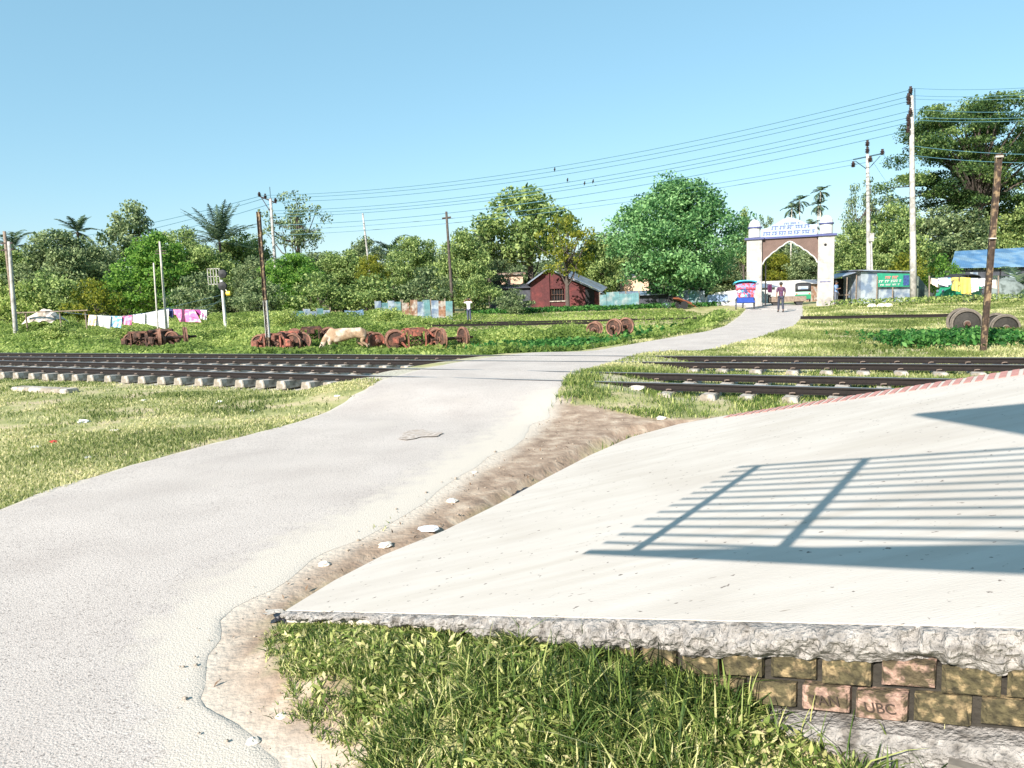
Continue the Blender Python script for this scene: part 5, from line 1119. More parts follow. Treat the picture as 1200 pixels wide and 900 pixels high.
for a in ((104, 113, 369, 369.5, 381, 382, 48, cO, 'cream cloth with orange patch, leftmost of the hanging laundry'), (113.5, 130, 369.5, 370.5, 381, 385, 48.1, cW, 'plain white cloth left of the blue printed one'), (130.5, 143, 370.5, 371, 383, 384, 48.2, cB, 'blue printed cloth between white and pink'), (143.5, 155, 370.5, 369.5, 380, 381, 48.3, cP, 'small pink printed cloth next to the blue one'),
          (156, 170, 369, 367, 377, 380, 48.3, cN, 'white cloth with navy patches left of the two thin poles'), (170, 198, 367, 362, 379, 386, 48.4, cW, 'large white sheet hanging behind the two thin poles'), (196, 203, 361, 363, 370, 372, 48.6, cloth('navy_strip', (.05, .06, .20)), 'narrow navy strip beside the large white sheet'),
          (203, 228, 362.5, 363, 377, 377.5, 48.5, cH, 'large hot pink patterned sheet, biggest of the pink laundry'), (228.5, 234, 363, 363, 371, 372, 48.6, cU, 'narrow purple cloth right of the hot pink sheet'), (235, 242.5, 363, 363.5, 374, 375, 48.6, cW, 'small white cloth at the right end of the line')):
    px0, px1, a0_, a1_, b0_, b1_, D_, m_, lb = a; draped(px0, px1, a0_, a1_, b0_, b1_, D_, m_, lb, grp=GL, skew=9 if 'hot pink' in lb else 0)
def line3(pts, r, mat_, name, label, cat): o = MB().tube([tuple(p) for p in pts], r, 5).build(name, mat_); return tag(o, label, cat)
line3([Py(75, 366, 48), Py(104, 368.8, 48), Py(143, 370.4, 48.2), Py(170, 367, 48.4), Py(196, 361.5, 48.5), Py(243, 363, 48.6), Py(262, 348, 44.5)], .012, M_wire, 'clothesline', 'sagging clothesline tied to the signal post with coloured laundry', 'clothesline')
for k, ((a, b), (c, d)) in enumerate((((150, 372), (262, 345)), ((215, 366), (263, 352)))): line3([Py(a, b, 48), Py(c, d, 45)], .010, M_wire, 'stay_rope', ['upper', 'lower'][k]+' pale rope running down left from the signal post', 'rope')
GR = 'laundry over the right fence'
cY = cloth('yellow_stripe', (.78, .62, .12), (.10, .08, .05), .42, 3)
for a in ((1091, 1098.5, 326, 327, 333, 337, 48, cloth('beige_wrap', (.68, .55, .45)), 'beige cloth, leftmost of the laundry above the right auto'), (1099, 1110, 326, 325.5, 333, 336, 48, cN, 'white and navy cloth above the auto'), (1110.5, 1114, 325.5, 325.5, 334, 334, 48.1, cB, 'narrow blue cloth at the right line'),
          (1115, 1124.5, 325.5, 325, 340, 342, 48, cY, 'yellow cloth with black stripes'), (1125, 1137, 325, 325.5, 344, 345, 48, M_yel, 'plain yellow cloth with small green and red marks'), (1137.5, 1146, 326, 326, 343, 341, 48.05, cW, 'white cloth right of the plain yellow one'), (1146.5, 1155, 326, 326, 336, 335, 48.1, cN, 'white cloth with dark blotches left of the steel post'), (1162, 1167, 328, 328, 337, 338, 48.1, cO, 'cream cloth right of the leaning steel post')):
    px0, px1, a0_, a1_, b0_, b1_, D_, m_, lb = a; draped(px0, px1, a0_, a1_, b0_, b1_, D_, m_, lb, grp=GR, wav=.04)
line3([Py(1088, 325.5, 48.0), Py(1125, 325, 48), Py(1170, 327.5, 48.1)], .012, M_wire, 'clothesline', 'clothesline carrying the yellow cloth above the right auto', 'clothesline')
for px, lb in ((1089, 'left'), (1170, 'right')): lean_pole('clothesline_post', lb+' post of the clothesline with the yellow cloth', 'post', (px, 352), (px, 323), 48, .05, .04, M_wood)
draped(899.5, 904.5, 333, 333, 342.5, 343, 56, cH, 'pink garment hanging inside the gate arch at left', name='garment')
# grey tarpaulin heaps
for (px0, px1, yt, yb, D_, m_, lb) in ((1165, 1212, 325, 350, 50, cloth('grey_green_tarp', (.16, .19, .18), (.08, .10, .09)), 'grey green tarpaulin over a heap at the right edge'), (1068, 1092, 323, 350, 54, cloth('dark_tarp', (.10, .12, .09), (.05, .06, .05)), 'dark tarpaulin sloping between the tallest pole and laundry')):
    x0, x1, z0, z1 = B(px0, px1, yt, yb, D_); rr = random.Random(px0); vs = [(x0+(x1-x0)*i_/14, D_+j_*.45, z0-.2+(z1-z0+.2)*(math.sin(math.pi*(i_+1.5)/17)**.45)*min(1, (j_+.02)*.75)*(1+rr.uniform(-.05, .05))) for i_ in range(15) for j_ in range(6)]
    o = MB().add(vs, [(a*6+c, (a+1)*6+c, (a+1)*6+c+1, a*6+c+1) for a in range(14) for c in range(5)]).build('tarpaulin', m_, smooth=True); tag(o, lb, 'tarpaulin')
# ------------------------------------------------------------------ rusty bogies and wheelsets
M_rim = mat('rust_red_rim', (.25, .13, .09), .8, .4, 12, .003, .1, (.15, .07, .045), .5, 6)
def two_tone(c, R, s_, o_y):
    pr = [(r, -h*s_) for r, h in wheel_prof(R)]; mb = MB(); mb.lathe(pr, (c[0], o_y, c[2]), 'Y', 28); mb.cm = 1
    mb.lathe([(r*1.004, -h*s_) for r, h in ((R*.87, -.062), (R*1.0, -.066), (R*1.0, .034), (R*1.06, .044), (R*1.06, .072), (R*.88, .074))], (c[0], o_y, c[2]), 'Y', 28, False); mb.lathe([(.02, -s_*-.10), (.09, -s_*-.10), (.11, -s_*-.085)], (c[0], o_y, c[2]), 'Y', 14); return mb
def wheel_prof(R): return [(.06, -.075), (.11, -.07), (.12, -.035), (R*.80, -.02), (R*.84, -.055), (R*1.0, -.06), (R*1.0, .035), (R*1.06, .045), (R*1.06, .07), (R*.86, .07), (R*.80, .03), (.12, .04), (.11, .08), (.06, .085)]
M_wheelrim = mat('grey_wheel_rim', (.13, .11, .09), .7, .3, 12, .002, .2)
def add_wheelset(th, R=.42, cx=0., parent_is_root=True, mw=None, gauge=1.06):
    """axle runs along local Y at height R"""
    ax = MB().lathe([(.045, -.98), (.05, -.97), (.05, -.72), (.075, -.70), (.065, -.3), (.065, .3), (.075, .70), (.05, .72), (.05, .97), (.045, .98)], (cx, 0, R), 'Y', 12).build('axle', M_rust, th, (0, 0, 0), smooth=False)
    for s_ in (-1, 1):
        two_tone((cx, 0, R), R, s_, s_*gauge/2).build('wheel', [mw or M_rust, M_rim if (mw is None or mw == M_rust or mw == M_redrust) else M_wheelrim], th, (0, 0, 0))
def wheelset(px, py_c, D, ang, label, R=.42, sink=.1, group='loose wheelsets', mw=None, tilt=0.):
    q = Py(px, py_c, D); zb = zg1(q[0], q[1]); z0 = q[2]-R; th = thing('wheelset', label, 'wheelset', (q[0], q[1], z0), ang, group); th.rotation_euler = (tilt, 0, ang); add_wheelset(th, R, mw=mw); return th
def bogie(px, py_c, D, ang, label, wb_=1.75, R=.42, m_=None, sx=1.):
    q = Py(px, py_c, D); th = thing('bogie', label, 'bogie', (q[0], q[1], q[2]-R), ang, 'rusty bogies beyond the tracks'); m_ = m_ or M_redrust
    for s_ in (-1, 1):
        y = s_*.86; h = wb_/2; mb = MB()
        top = [(-h-.15, y, R+.10), (-h+.2, y, R+.16), (-.42, y, R+.40), (.42, y, R+.40), (h-.2, y, R+.16), (h+.15, y, R+.10)]; bot = [(-h-.15, y, R-.06), (-h+.25, y, R-.10), (-.40, y, R-.36), (.40, y, R-.36), (h-.25, y, R-.10), (h+.15, y, R-.06)]
        for pl in (top, bot):
            for a, b in zip(pl[:-1], pl[1:]):
                a = Vector(a); b = Vector(b); d = b-a; mb.box(tuple((a+b)/2), (d.length+.04, .12, .085), ry=-math.atan2(d.z, d.x))
        for xx in (-.36, .36): mb.box((xx, y, R+.02), (.07, .10, .76))
        mb.box((0, y, R-.33), (.8, .14, .07)); mb.build('side_frame', m_, th, (0, 0, 0))
        for xx in (-.18, 0, .18): 
            pts = [(xx+.07*math.cos(t_*1.1), y+.07*math.sin(t_*1.1), R-.28+.028*t_) for t_ in range(17)]; MB().tube(pts, .02, 5).build('spring', M_rust, th, (0, 0, 0))
        for xx in (-h, h): MB().box((xx, s_*.92, R+.01), (.26, .2, .26)).build('axle_box', m_, th, (0, 0, 0), bevel=.03)
    MB().box((0, 0, R+.26), (.36, 2.0, .2)).build('bolster', m_, th, (0, 0, 0), bevel=.02); MB().lathe([(.16, 0), (.18, .04), (.1, .09)], (0, 0, R+.36), n=16).build('centre_plate', M_rust, th, (0, 0, 0))
    for cx in (-wb_/2, wb_/2):
        ax = MB().lathe([(.05, -.98), (.05, -.72), (.075, -.70), (.065, 0), (.075, .70), (.05, .72), (.05, .98)], (cx, 0, R), 'Y', 12).build('axle', M_rust, th, (0, 0, 0))
        for s_ in (-1, 1): two_tone((cx, 0, R), R, s_, s_*.53).build('wheel', [M_rust, M_rim], th, (0, 0, 0))
    return th
bogie(487, 397, 32, math.radians(12), 'reddish diamond framed bogie between the cow and the loose wheels', 1.75)
bogie(330, 401, 32.5, math.radians(-8), 'low rusty bogie behind the tall steel post left of the cow', 1.5, .38)
bogie(365, 394, 36, math.radians(14), 'half hidden bogie in weeds between the steel post and cow', 1.6, .38, M_rust)
bogie(178, 398.5, 33, math.radians(-10), 'small dark bogie frame in the weeds, leftmost of the scrap', 1.3, .34, M_rust)
wheelset(202, 395.5, 32.6, math.radians(-62), 'wheelset leaning against the leftmost bogie frame', .42, mw=M_rust)
wheelset(530, 396.5, 31, math.radians(-58), 'large wheelset at the right end of the bogies', .44)
wheelset(438, 399, 32.5, math.radians(25), 'reddish wheelset just behind the cow tail', .36, mw=M_redrust)
wheelset(727, 383, 31.5, math.radians(-38), 'lone pair of wheels in the grass left of the road', .36)
wheelset(697, 385.5, 36, math.radians(-12), 'wheelset sunk in the grass behind the lone pair', .34)
wheelset(1130, 378, 24, math.radians(-24), 'large dark wheelset in the grass left of the leaning steel post', .44, mw=mat('dark_wheel_steel', (.025, .022, .018), .6, .4, 12, .002, .3))
wheelset(1172, 383, 24.5, math.radians(-18), 'wheelset half buried in weeds right of the leaning steel post', .42, mw=bpy.data.materials['dark_wheel_steel'])
# ------------------------------------------------------------------ figures
def skinned(pts, edges, sub=2, extra=None):
    """pts: name -> (x, y, z, radius[, radius2]); returns evaluated mesh data"""
    names = list(pts); me = bpy.data.meshes.new('tmp'); me.from_pydata([pts[n][:3] for n in names], [(names.index(a), names.index(b)) for a, b in edges], [])
    o = bpy.data.objects.new('tmp', me); C.objects.link(o); me.update(); md = o.modifiers.new('s', 'SKIN'); md.use_smooth_shade = True
    sv = me.skin_vertices[0].data if me.skin_vertices else None
    if sv is None:
        bpy.context.view_layer.objects.active = o; bpy.ops.mesh.customdata_skin_add(); sv = me.skin_vertices[0].data
    for i_, n in enumerate(names): p = pts[n]; sv[i_].radius = (p[3], p[4] if len(p) > 4 else p[3]); sv[i_].use_root = (i_ == 0)
    s2 = o.modifiers.new('u', 'SUBSURF'); s2.levels = sub; s2.render_levels = sub
    dg = bpy.context.evaluated_depsgraph_get(); r = bpy.data.meshes.new_from_object(o.evaluated_get(dg)); bpy.data.objects.remove(o); return r
def addmesh(name, me, mat_, parent):
    me.materials.clear(); me.materials.append(mat_); o = bpy.data.objects.new(name, me); me.name = name; return link(o, parent)
def person(name, label, loc, rz, J, shirt, trousers, hair_long=False, sc_=1.):
    """J: joint dict in metres for a 1.68 m figure facing -Y"""
    th = thing(name, label, 'person', loc, rz); th.scale = (sc_,)*3
    pts = {'pelvis': (*J['pelvis'], .115, .09), 'waist': (*J['waist'], .105, .08), 'chest': (*J['chest'], .135, .095), 'neck0': (*J['neck0'], .07, .06), 'neck': (*J['neck'], .05), 'head0': (*J['head0'], .068, .075), 'head1': (*J['head1'], .082, .095), 'head2': (*J['head2'], .05, .06)}
    ed = [('pelvis', 'waist'), ('waist', 'chest'), ('chest', 'neck0'), ('neck0', 'neck'), ('neck', 'head0'), ('head0', 'head1'), ('head1', 'head2')]
    for s_ in 'lr':
        for a, r in (('sh', .055), ('el', .040), ('wr', .027), ('pa', .034)): pts[a+s_] = (*J[a+s_], r) if a != 'pa' else (*J[a+s_], .036, .018)
        ed += [('neck0', 'sh'+s_), ('sh'+s_, 'el'+s_), ('el'+s_, 'wr'+s_), ('wr'+s_, 'pa'+s_)]
        for a, r in (('hp', .085), ('kn', .058), ('an', .038), ('to', .032)): pts[a+s_] = (*J[a+s_], r)
        ed += [('pelvis', 'hp'+s_), ('hp'+s_, 'kn'+s_), ('kn'+s_, 'an'+s_), ('an'+s_, 'to'+s_)]
    me = skinned(pts, ed)
    bm = bmesh.new(); bm.from_mesh(me); mb = MB()
    for s_ in 'lr':                                           # five unequal, slightly curled fingers on each hand
        w_ = Vector(J['wr'+s_]); p_ = Vector(J['pa'+s_]); d = (p_-w_).normalized(); sd_ = Vector((0, 1, 0)) if abs(d.y) < .7 else Vector((1, 0, 0)); sd_ = (sd_-d*sd_.dot(d)).normalized(); cu = d.cross(sd_)
        for k, L_ in enumerate((.062, .072, .067, .052)):
            a = p_+sd_*(k-1.5)*.019; mb.tube([a-d*.01, a+d*L_*.5, a+d*L_*.9+cu*.012], [.0095, .0085, .006], 6)
        a = p_-d*.04-sd_*.03; mb.tube([a, a+d*.03-sd_*.025, a+d*.055-sd_*.03], [.011, .0095, .007], 6)
    h1 = Vector(J['head1']); fw = Vector(J.get('face', (0, -1, 0))).normalized(); sx_ = fw.cross(Vector((0, 0, 1))).normalized()
    mb.tube([h1+fw*.085+Vector((0, 0, .01)), h1+fw*.108+Vector((0, 0, -.025))], [.008, .016], 6)
    for q in (-1, 1): c_ = h1+sx_*q*.083-Vector((0, 0, .015)); mb.ball(tuple(c_), (.012, .018, .03), 6, 4)
    tm = bpy.data.meshes.new('t'); tm.from_pydata(mb.v, [], mb.f); bm.from_mesh(tm); bm.to_mesh(me); bm.free(); addmesh('body', me, M_skin, th)
    fm = MB()
    for q in (-1, 1): c_ = h1+fw*.083+sx_*q*.03+Vector((0, 0, .008)); fm.ball(tuple(c_), .009, 6, 4)
    for q in (-1, 1):
        c_ = h1+fw*.083+sx_*q*.03+Vector((0, 0, .008)); MB().ball(tuple(c_), .010, 6, 4).build('eye', M_hair, th, (0, 0, 0))
    MB().tube([h1+fw*.082-sx_*.022+Vector((0, 0, -.055)), h1+fw*.09+Vector((0, 0, -.057)), h1+fw*.082+sx_*.022+Vector((0, 0, -.055))], .005, 5).build('mouth', M_redrust, th, (0, 0, 0))
    hm = MB(); c_ = h1-fw*.018+Vector((0, 0, .035)); hm.ball(tuple(c_), (.098, .108, .095), 14, 9); hm.v = [tuple(Vector(v)) for v in hm.v]
    hm.build('hair', M_hair, th, (0, 0, 0), smooth=True)
    k = 1.22
    sp_ = {n: pts[n][:3]+tuple(r*k+.006 for r in pts[n][3:]) for n in ('waist', 'pelvis', 'chest', 'neck0', 'shl', 'shr')}
    for s_ in 'lr': a, b = Vector(J['sh'+s_]), Vector(J['el'+s_]); c_ = a.lerp(b, .98); sp_['sl'+s_] = (*c_, .055)
    # shirt hem below the pelvis
    pv = Vector(J['pelvis']); sp_['hem'] = (pv.x, pv.y, pv.z-.07, .15, .12)
    ms = skinned(sp_, [('waist', 'pelvis'), ('pelvis', 'hem'), ('waist', 'chest'), ('chest', 'neck0'), ('neck0', 'shl'), ('neck0', 'shr'), ('shl', 'sll'), ('shr', 'slr')]); addmesh('shirt', ms, shirt, th)
    tp = {'pelvis': (*J['pelvis'], .13, .105)}
    ed = []
    for s_ in 'lr':
        tp['hp'+s_] = (*J['hp'+s_], .10); tp['kn'+s_] = (*J['kn'+s_], .075); a, b = Vector(J['kn'+s_]), Vector(J['an'+s_]); tp['an'+s_] = (*a.lerp(b, .93), .062); ed += [('pelvis', 'hp'+s_), ('hp'+s_, 'kn'+s_), ('kn'+s_, 'an'+s_)]
    mt = skinned(tp, ed); addmesh('trousers', mt, trousers, th)
    for s_ in 'lr':
        a = Vector(J['an'+s_]); b = Vector(J['to'+s_]); m = MB(); m.tube([a+(a-b)*.35+Vector((0, 0, -.04)), a+Vector((0, 0, -.035)), b+Vector((0, 0, .0)), b+(b-a)*.35], [.035, .045, .043, .022], 8); m.build('shoe', M_shoe, th, (0, 0, 0), smooth=True)
    return th
def stand(**kw):
    J = dict(pelvis=(0, 0, .92), waist=(0, 0, 1.07), chest=(0, 0, 1.26), neck0=(0, 0, 1.39), neck=(0, 0, 1.45), head0=(0, -.015, 1.52), head1=(0, -.02, 1.59), head2=(0, -.01, 1.655),
             shl=(.18, 0, 1.37), shr=(-.18, 0, 1.37), ell=(.23, .02, 1.10), elr=(-.23, .02, 1.10), wrl=(.24, -.05, .86), wrr=(-.24, -.05, .86), pal=(.24, -.07, .79), par=(-.24, -.07, .79),
             hpl=(.09, 0, .86), hpr=(-.09, 0, .86), knl=(.10, -.01, .47), knr=(-.10, -.01, .47), anl=(.10, .02, .08), anr=(-.10, .02, .08), tol=(.11, -.12, .035), tor=(-.11, -.12, .035)); J.update(kw); return J
q = Py(915, 366.5, 42.5); zg_ = zg1(q[0], q[1])
M_plaid = mat('purple_plaid', (.09, .03, .055), .85, .3, 30, 0, 0, (.10, .05, .12), .5, 14); M_jean = mat('dark_trousers', (.035, .04, .06), .85, .2, 20)
person('person', 'man in dark plaid shirt and dark trousers walking away under the gate', (q[0], q[1], float(zroad(q[0], q[1]))+.01), math.radians(172), stand(knl=(.10, -.12, .49), anl=(.10, -.16, .10), tol=(.11, -.30, .05), knr=(-.09, .04, .47), anr=(-.09, .20, .11), tor=(-.09, .09, .035), ell=(.24, .08, 1.12), wrl=(.25, .05, .88), pal=(.25, .04, .80), elr=(-.24, -.06, 1.12), wrr=(-.22, -.18, .92), par=(-.22, -.22, .86)), M_plaid, M_jean, sc_=1.0)
q = Py(550, 377, 52); M_wsh = cloth('white_shirt', (.82, .82, .82))
person('person', 'man in white shirt with both hands raised to his head in the field', (q[0], q[1], q[2]), math.radians(-20), stand(ell=(.34, -.10, 1.40), elr=(-.34, -.10, 1.40), wrl=(.17, -.12, 1.58), wrr=(-.17, -.12, 1.58), pal=(.12, -.09, 1.63), par=(-.12, -.09, 1.63)), M_wsh, mat('navy_lungi', (.05, .06, .10), .9, .2, 15), sc_=.97)
q = Py(977, 353, 51.0); person('person', 'person in blue leaning by the outer side of the right gate pillar', (q[0]+.15, q[1], zg1(q[0], q[1])), math.radians(40), stand(elr=(-.25, -.14, 1.14), wrr=(-.12, -.26, 1.16), par=(-.05, -.29, 1.18)), cloth('denim_blue', (.16, .24, .42)), mat('grey_trousers', (.10, .11, .14), .85, .2, 15), sc_=.98)
# cow -----------------------------------------------------------------------
def cow():
    q = Py(401, 412, 31.5); z0 = zg1(q[0], q[1]); z0 = q[2]-.12; th = thing('cow', 'thin tan cow grazing with head down beside the bogies', 'cow', (q[0]+.25, q[1], z0-.04), math.radians(8)); th.scale = (1.04, 1.02, 1.08)
    P = {'mid': (0, 0, .78, .26, .30), 'rib': (-.32, 0, .79, .24, .30), 'sh': (-.58, 0, .84, .16, .25), 'loin': (.35, 0, .87, .20, .20), 'rump': (.60, 0, .88, .17, .20), 'tailb': (.76, 0, .92, .07),
         'n0': (-.74, -.0, .84, .12, .16), 'n1': (-.90, -.03, .62, .095, .13), 'n2': (-1.02, -.05, .40, .08, .10), 'h0': (-1.08, -.06, .26, .085, .09), 'h1': (-1.16, -.07, .12, .06, .065), 'h2': (-1.21, -.08, .03, .048, .045),
         'hump': (-.60, 0, 1.12, .06), 'hipl': (.52, .15, 1.03, .055), 'hipr': (.52, -.15, 1.03, .055), 'spine': (.05, 0, 1.06, .05)}
    E_ = [('mid', 'rib'), ('rib', 'sh'), ('mid', 'loin'), ('loin', 'rump'), ('rump', 'tailb'), ('sh', 'n0'), ('n0', 'n1'), ('n1', 'n2'), ('n2', 'h0'), ('h0', 'h1'), ('h1', 'h2'), ('sh', 'hump'), ('rump', 'hipl'), ('rump', 'hipr'), ('mid', 'spine')]
    for s_, k in ((1, 'l'), (-1, 'r')):
        o_ = .10*s_
        P['fs'+k] = (-.56+o_, s_*.13, .62, .085, .10); P['fk'+k] = (-.57+o_*1.4, s_*.13, .36, .048); P['ff'+k] = (-.56+o_*1.2, s_*.13, .12, .035); P['fh'+k] = (-.58+o_*1.2, s_*.13, .03, .045)
        P['ht'+k] = (.58-o_, s_*.14, .66, .11, .13); P['hk'+k] = (.46-o_, s_*.14, .53, .075); P['hh'+k] = (.70-o_, s_*.14, .36, .045); P['hf'+k] = (.66-o_, s_*.14, .12, .034); P['ho'+k] = (.63-o_, s_*.14, .03, .045)
        E_ += [('sh', 'fs'+k), ('fs'+k, 'fk'+k), ('fk'+k, 'ff'+k), ('ff'+k, 'fh'+k), ('rump', 'ht'+k), ('ht'+k, 'hk'+k), ('hk'+k, 'hh'+k), ('hh'+k, 'hf'+k), ('hf'+k, 'ho'+k)]
    M_cow = mat('tan_hide', (.30, .20, .125), .85, .25, 9, .01, 0, (.45, .37, .29), .45, 2.2)
    me = skinned(P, E_); o = addmesh('body', me, M_cow, th)
    for s_ in (-1, 1):
        MB().tube([(-1.03, s_*.07-.05, .36), (-.98, s_*.14-.05, .38), (-.97, s_*.20-.05, .35)], [.022, .045, .008], 8).build('ear', M_cow, th, (0, 0, 0)); MB().tube([(-1.01, s_*.05-.05, .40), (-1.02, s_*.10-.05, .46), (-1.06, s_*.12-.05, .54)], [.022, .016, .004], 8).build('horn', M_dark, th, (0, 0, 0))
        MB().ball((-1.12, s_*.075-.06, .23), .014, 6, 4).build('eye', M_hair, th, (0, 0, 0))
    MB().tube([(.79, 0, .93), (.86, .01, .80), (.87, .02, .55), (.85, .02, .40), (.85, .02, .26)], [.028, .02, .015, .03, .006], 8).build('tail', M_cow, th, (0, 0, 0))
cow()
# ------------------------------------------------------------------ vehicles
def wheel_part(th, c, R, w_, name='wheel', spokes=0, tm=None):
    ty = MB(); 
    if spokes:
        pts = [(0, R*math.cos(2*math.pi*k/28), R*math.sin(2*math.pi*k/28)) for k in range(29)]; ty.tube([Vector(p)+Vector(c) for p in pts], w_/2, 6, False)
    else: ty.lathe([(R*.62, -w_/2), (R*.9, -w_/2), (R, -w_/4), (R, w_/4), (R*.9, w_/2), (R*.62, w_/2)], c, 'X', 22)
    t_ = ty.build('tyre' if False else name, tm or M_dark, th, (0, 0, 0)); rm = MB()
    if spokes:
        rm.lathe([(.03, -.05), (.03, .05)], c, 'X', 8)
        for k in range(spokes): a = 2*math.pi*k/spokes; rm.tube([Vector(c), Vector(c)+Vector((0, R*math.cos(a), R*math.sin(a)))], .004, 4)
    else: rm.lathe([(.02, -w_*.3), (R*.62, -w_*.25), (R*.62, w_*.25), (.02, w_*.35)], c, 'X', 16)
    rm.build('rim', M_tinw, t_, (0, 0, 0)); return t_
def auto(label, loc, rz, sc_=1., partial=None):
    """three wheeled auto rickshaw facing +Y locally"""
    th = thing('auto_rickshaw', label, 'auto rickshaw', loc, rz); th.scale = (sc_,)*3; Wd = 1.26
    tub = [(-1.25, .34), (-1.3, .75), (-1.22, 1.02), (-.35, 1.0), (-.30, .50), (.45, .46), (.52, .95), (.78, .98), (1.08, .62), (1.15, .40), (.95, .30), (-.9, .28)]
    mb = MB(); half = Wd/2
    vs = [(-half*(.62 if y > .5 else 1), y, z) for y, z in tub]+[(half*(.62 if y > .5 else 1), y, z) for y, z in tub]; n = len(tub)
    mb.add(vs, [tuple(range(n)), tuple(range(2*n-1, n-1, -1))]+[(k, (k+1) % n, n+(k+1) % n, n+k) for k in range(n)]); mb.build('body', M_green, th, (0, 0, 0), bevel=.02)
    can = [(-1.28, 1.02), (-1.27, 1.45), (-1.12, 1.68), (-.7, 1.76), (.1, 1.76), (.48, 1.68), (.62, 1.5)]; mb = MB(); vs = []
    for y, z in can:
        for k in range(9): u = -1+2*k/8; e = (1-abs(u)**4); vs.append((half*u*(.99 if y < .3 else .9), y, z-.10*(1-e)*(1 if z > 1.2 else .2)))
    mb.add(vs, [(a*9+c, (a+1)*9+c, (a+1)*9+c+1, a*9+c+1) for a in range(len(can)-1) for c in range(8)]); o = mb.build('canopy', M_dark, th, (0, 0, 0), smooth=True); sm = o.modifiers.new('t', 'SOLIDIFY'); sm.thickness = .02
    MB().box((0, -1.30, 1.32), (.8, .02, .24)).build('rear_window', M_tinw, th, (0, 0, 0))
    MB().prism([(-.42, .86, .98), (.42, .86, .98), (.46, .64, 1.52), (-.46, .64, 1.52)], (0, .015, .006)).build('windscreen', M_glass, th, (0, 0, 0))
    for s_ in (-1, 1):
        MB().tube([(s_*.5, .80, .95), (s_*.56, .62, 1.55)], .022, 6).build('front_post', M_green, th, (0, 0, 0)); MB().tube([(s_*.61, -.32, 1.0), (s_*.61, -.30, 1.68)], .022, 6).build('door_post', M_dark, th, (0, 0, 0))
        MB().lathe([(.02, -.05), (.085, -.04), (.09, .03), (.02, .05)], (s_*.24, 1.10, .72), 'Y', 12).build('headlight', M_tinw, th, (0, 0, 0)); MB().box((s_*.5, -1.31, .82), (.12, .03, .09)).build('tail_light', M_red, th, (0, 0, 0))
        wheel_part(th, (s_*.54, -.80, .22), .22, .11)
    wheel_part(th, (0, .98, .22), .22, .11)
    MB().box((0, -.7, .80), (1.05, .5, .12)).box((0, -.98, 1.05), (1.05, .10, .45)).build('seat', M_dark, th, (0, 0, 0), bevel=.03)
    MB().box((0, -1.315, .55), (.42, .02, .14)).build('number_plate', M_white, th, (0, 0, 0)); MB().box((0, -1.32, .34), (1.15, .06, .08)).build('bumper', M_dark, th, (0, 0, 0))
    MB().tube([(-.3, .55, 1.08), (0, .62, 1.0), (.3, .55, 1.08)], .016, 6).build('handlebar', M_wire, th, (0, 0, 0)); return th
q = Py(941, 355, 66); auto('green auto rickshaw seen from behind through the gate arch', (q[0], q[1], q[2]), math.radians(-22), 1.02)
q = Py(1120, 351, 49.6); auto('green auto rickshaw parked under the yellow laundry at the right', (q[0], q[1], zg1(q[0], q[1])), math.radians(98), 1.05)
# bicycle right of the auto
def bicycle(loc, rz, label, sc_=1.):
    th = thing('bicycle', label, 'bicycle', loc, rz); th.scale = (sc_,)*3
    wheel_part(th, (0, -.52, .33), .33, .04, spokes=14); wheel_part(th, (0, .52, .33), .33, .04, spokes=14)
    mb = MB()
    for a, b in (((0, -.52, .33), (0, -.08, .30)), ((0, -.08, .30), (0, -.2, .82)), ((0, -.52, .33), (0, -.18, .74)), ((0, -.18, .74), (0, .34, .78)), ((0, -.08, .30), (0, .36, .66)), ((0, .52, .33), (0, .34, .88))): mb.tube([a, b], .016, 6)
    mb.build('frame', M_dark, th, (0, 0, 0)); MB().ball((0, -.22, .86), (.07, .13, .04), 10, 6).build('saddle', M_dark, th, (0, 0, 0)); MB().tube([(-.28, .22, .98), (-.1, .33, .95), (.1, .33, .95), (.28, .22, .98)], .013, 6).build('handlebar', M_wire, th, (0, 0, 0))
q = Py(1145, 352, 46); bicycle((q[0], q[1], zg1(q[0], q[1])), math.radians(80), 'dark bicycle propped right of the parked green auto')
q = Py(790, 366, 58); bicycle((q[0], q[1], zg1(q[0], q[1])), math.radians(70), 'bicycle leaning by the huts under the dense tree', 1.1)
# orange calf-like van frame: a reddish cart beside the bicycle
q = Py(800, 367, 57.5); ct = thing('handcart', 'small orange red cart tipped beside the bicycle under the dense tree', 'cart', (q[0], q[1], zg1(q[0], q[1])), math.radians(15))
M_or = mat('orange_red_paint', (.22, .07, .035), .6, .2, 6); MB().box((0, 0, .62), (1.25, .8, .10), ry=.35).build('bed', M_or, ct, (0, 0, 0)); 
for s_ in (-1, 1): MB().tube([(-.55, s_*.36, .85), (.95, s_*.36, .12)], .035, 6).build('shaft', M_or, ct, (0, 0, 0)); w_ = MB(); w_.lathe([(.2, -.03), (.3, -.03), (.3, .03), (.2, .03)], (-.1, s_*.46, .30), 'Y', 16); w_.build('wheel', M_dark, ct, (0, 0, 0))
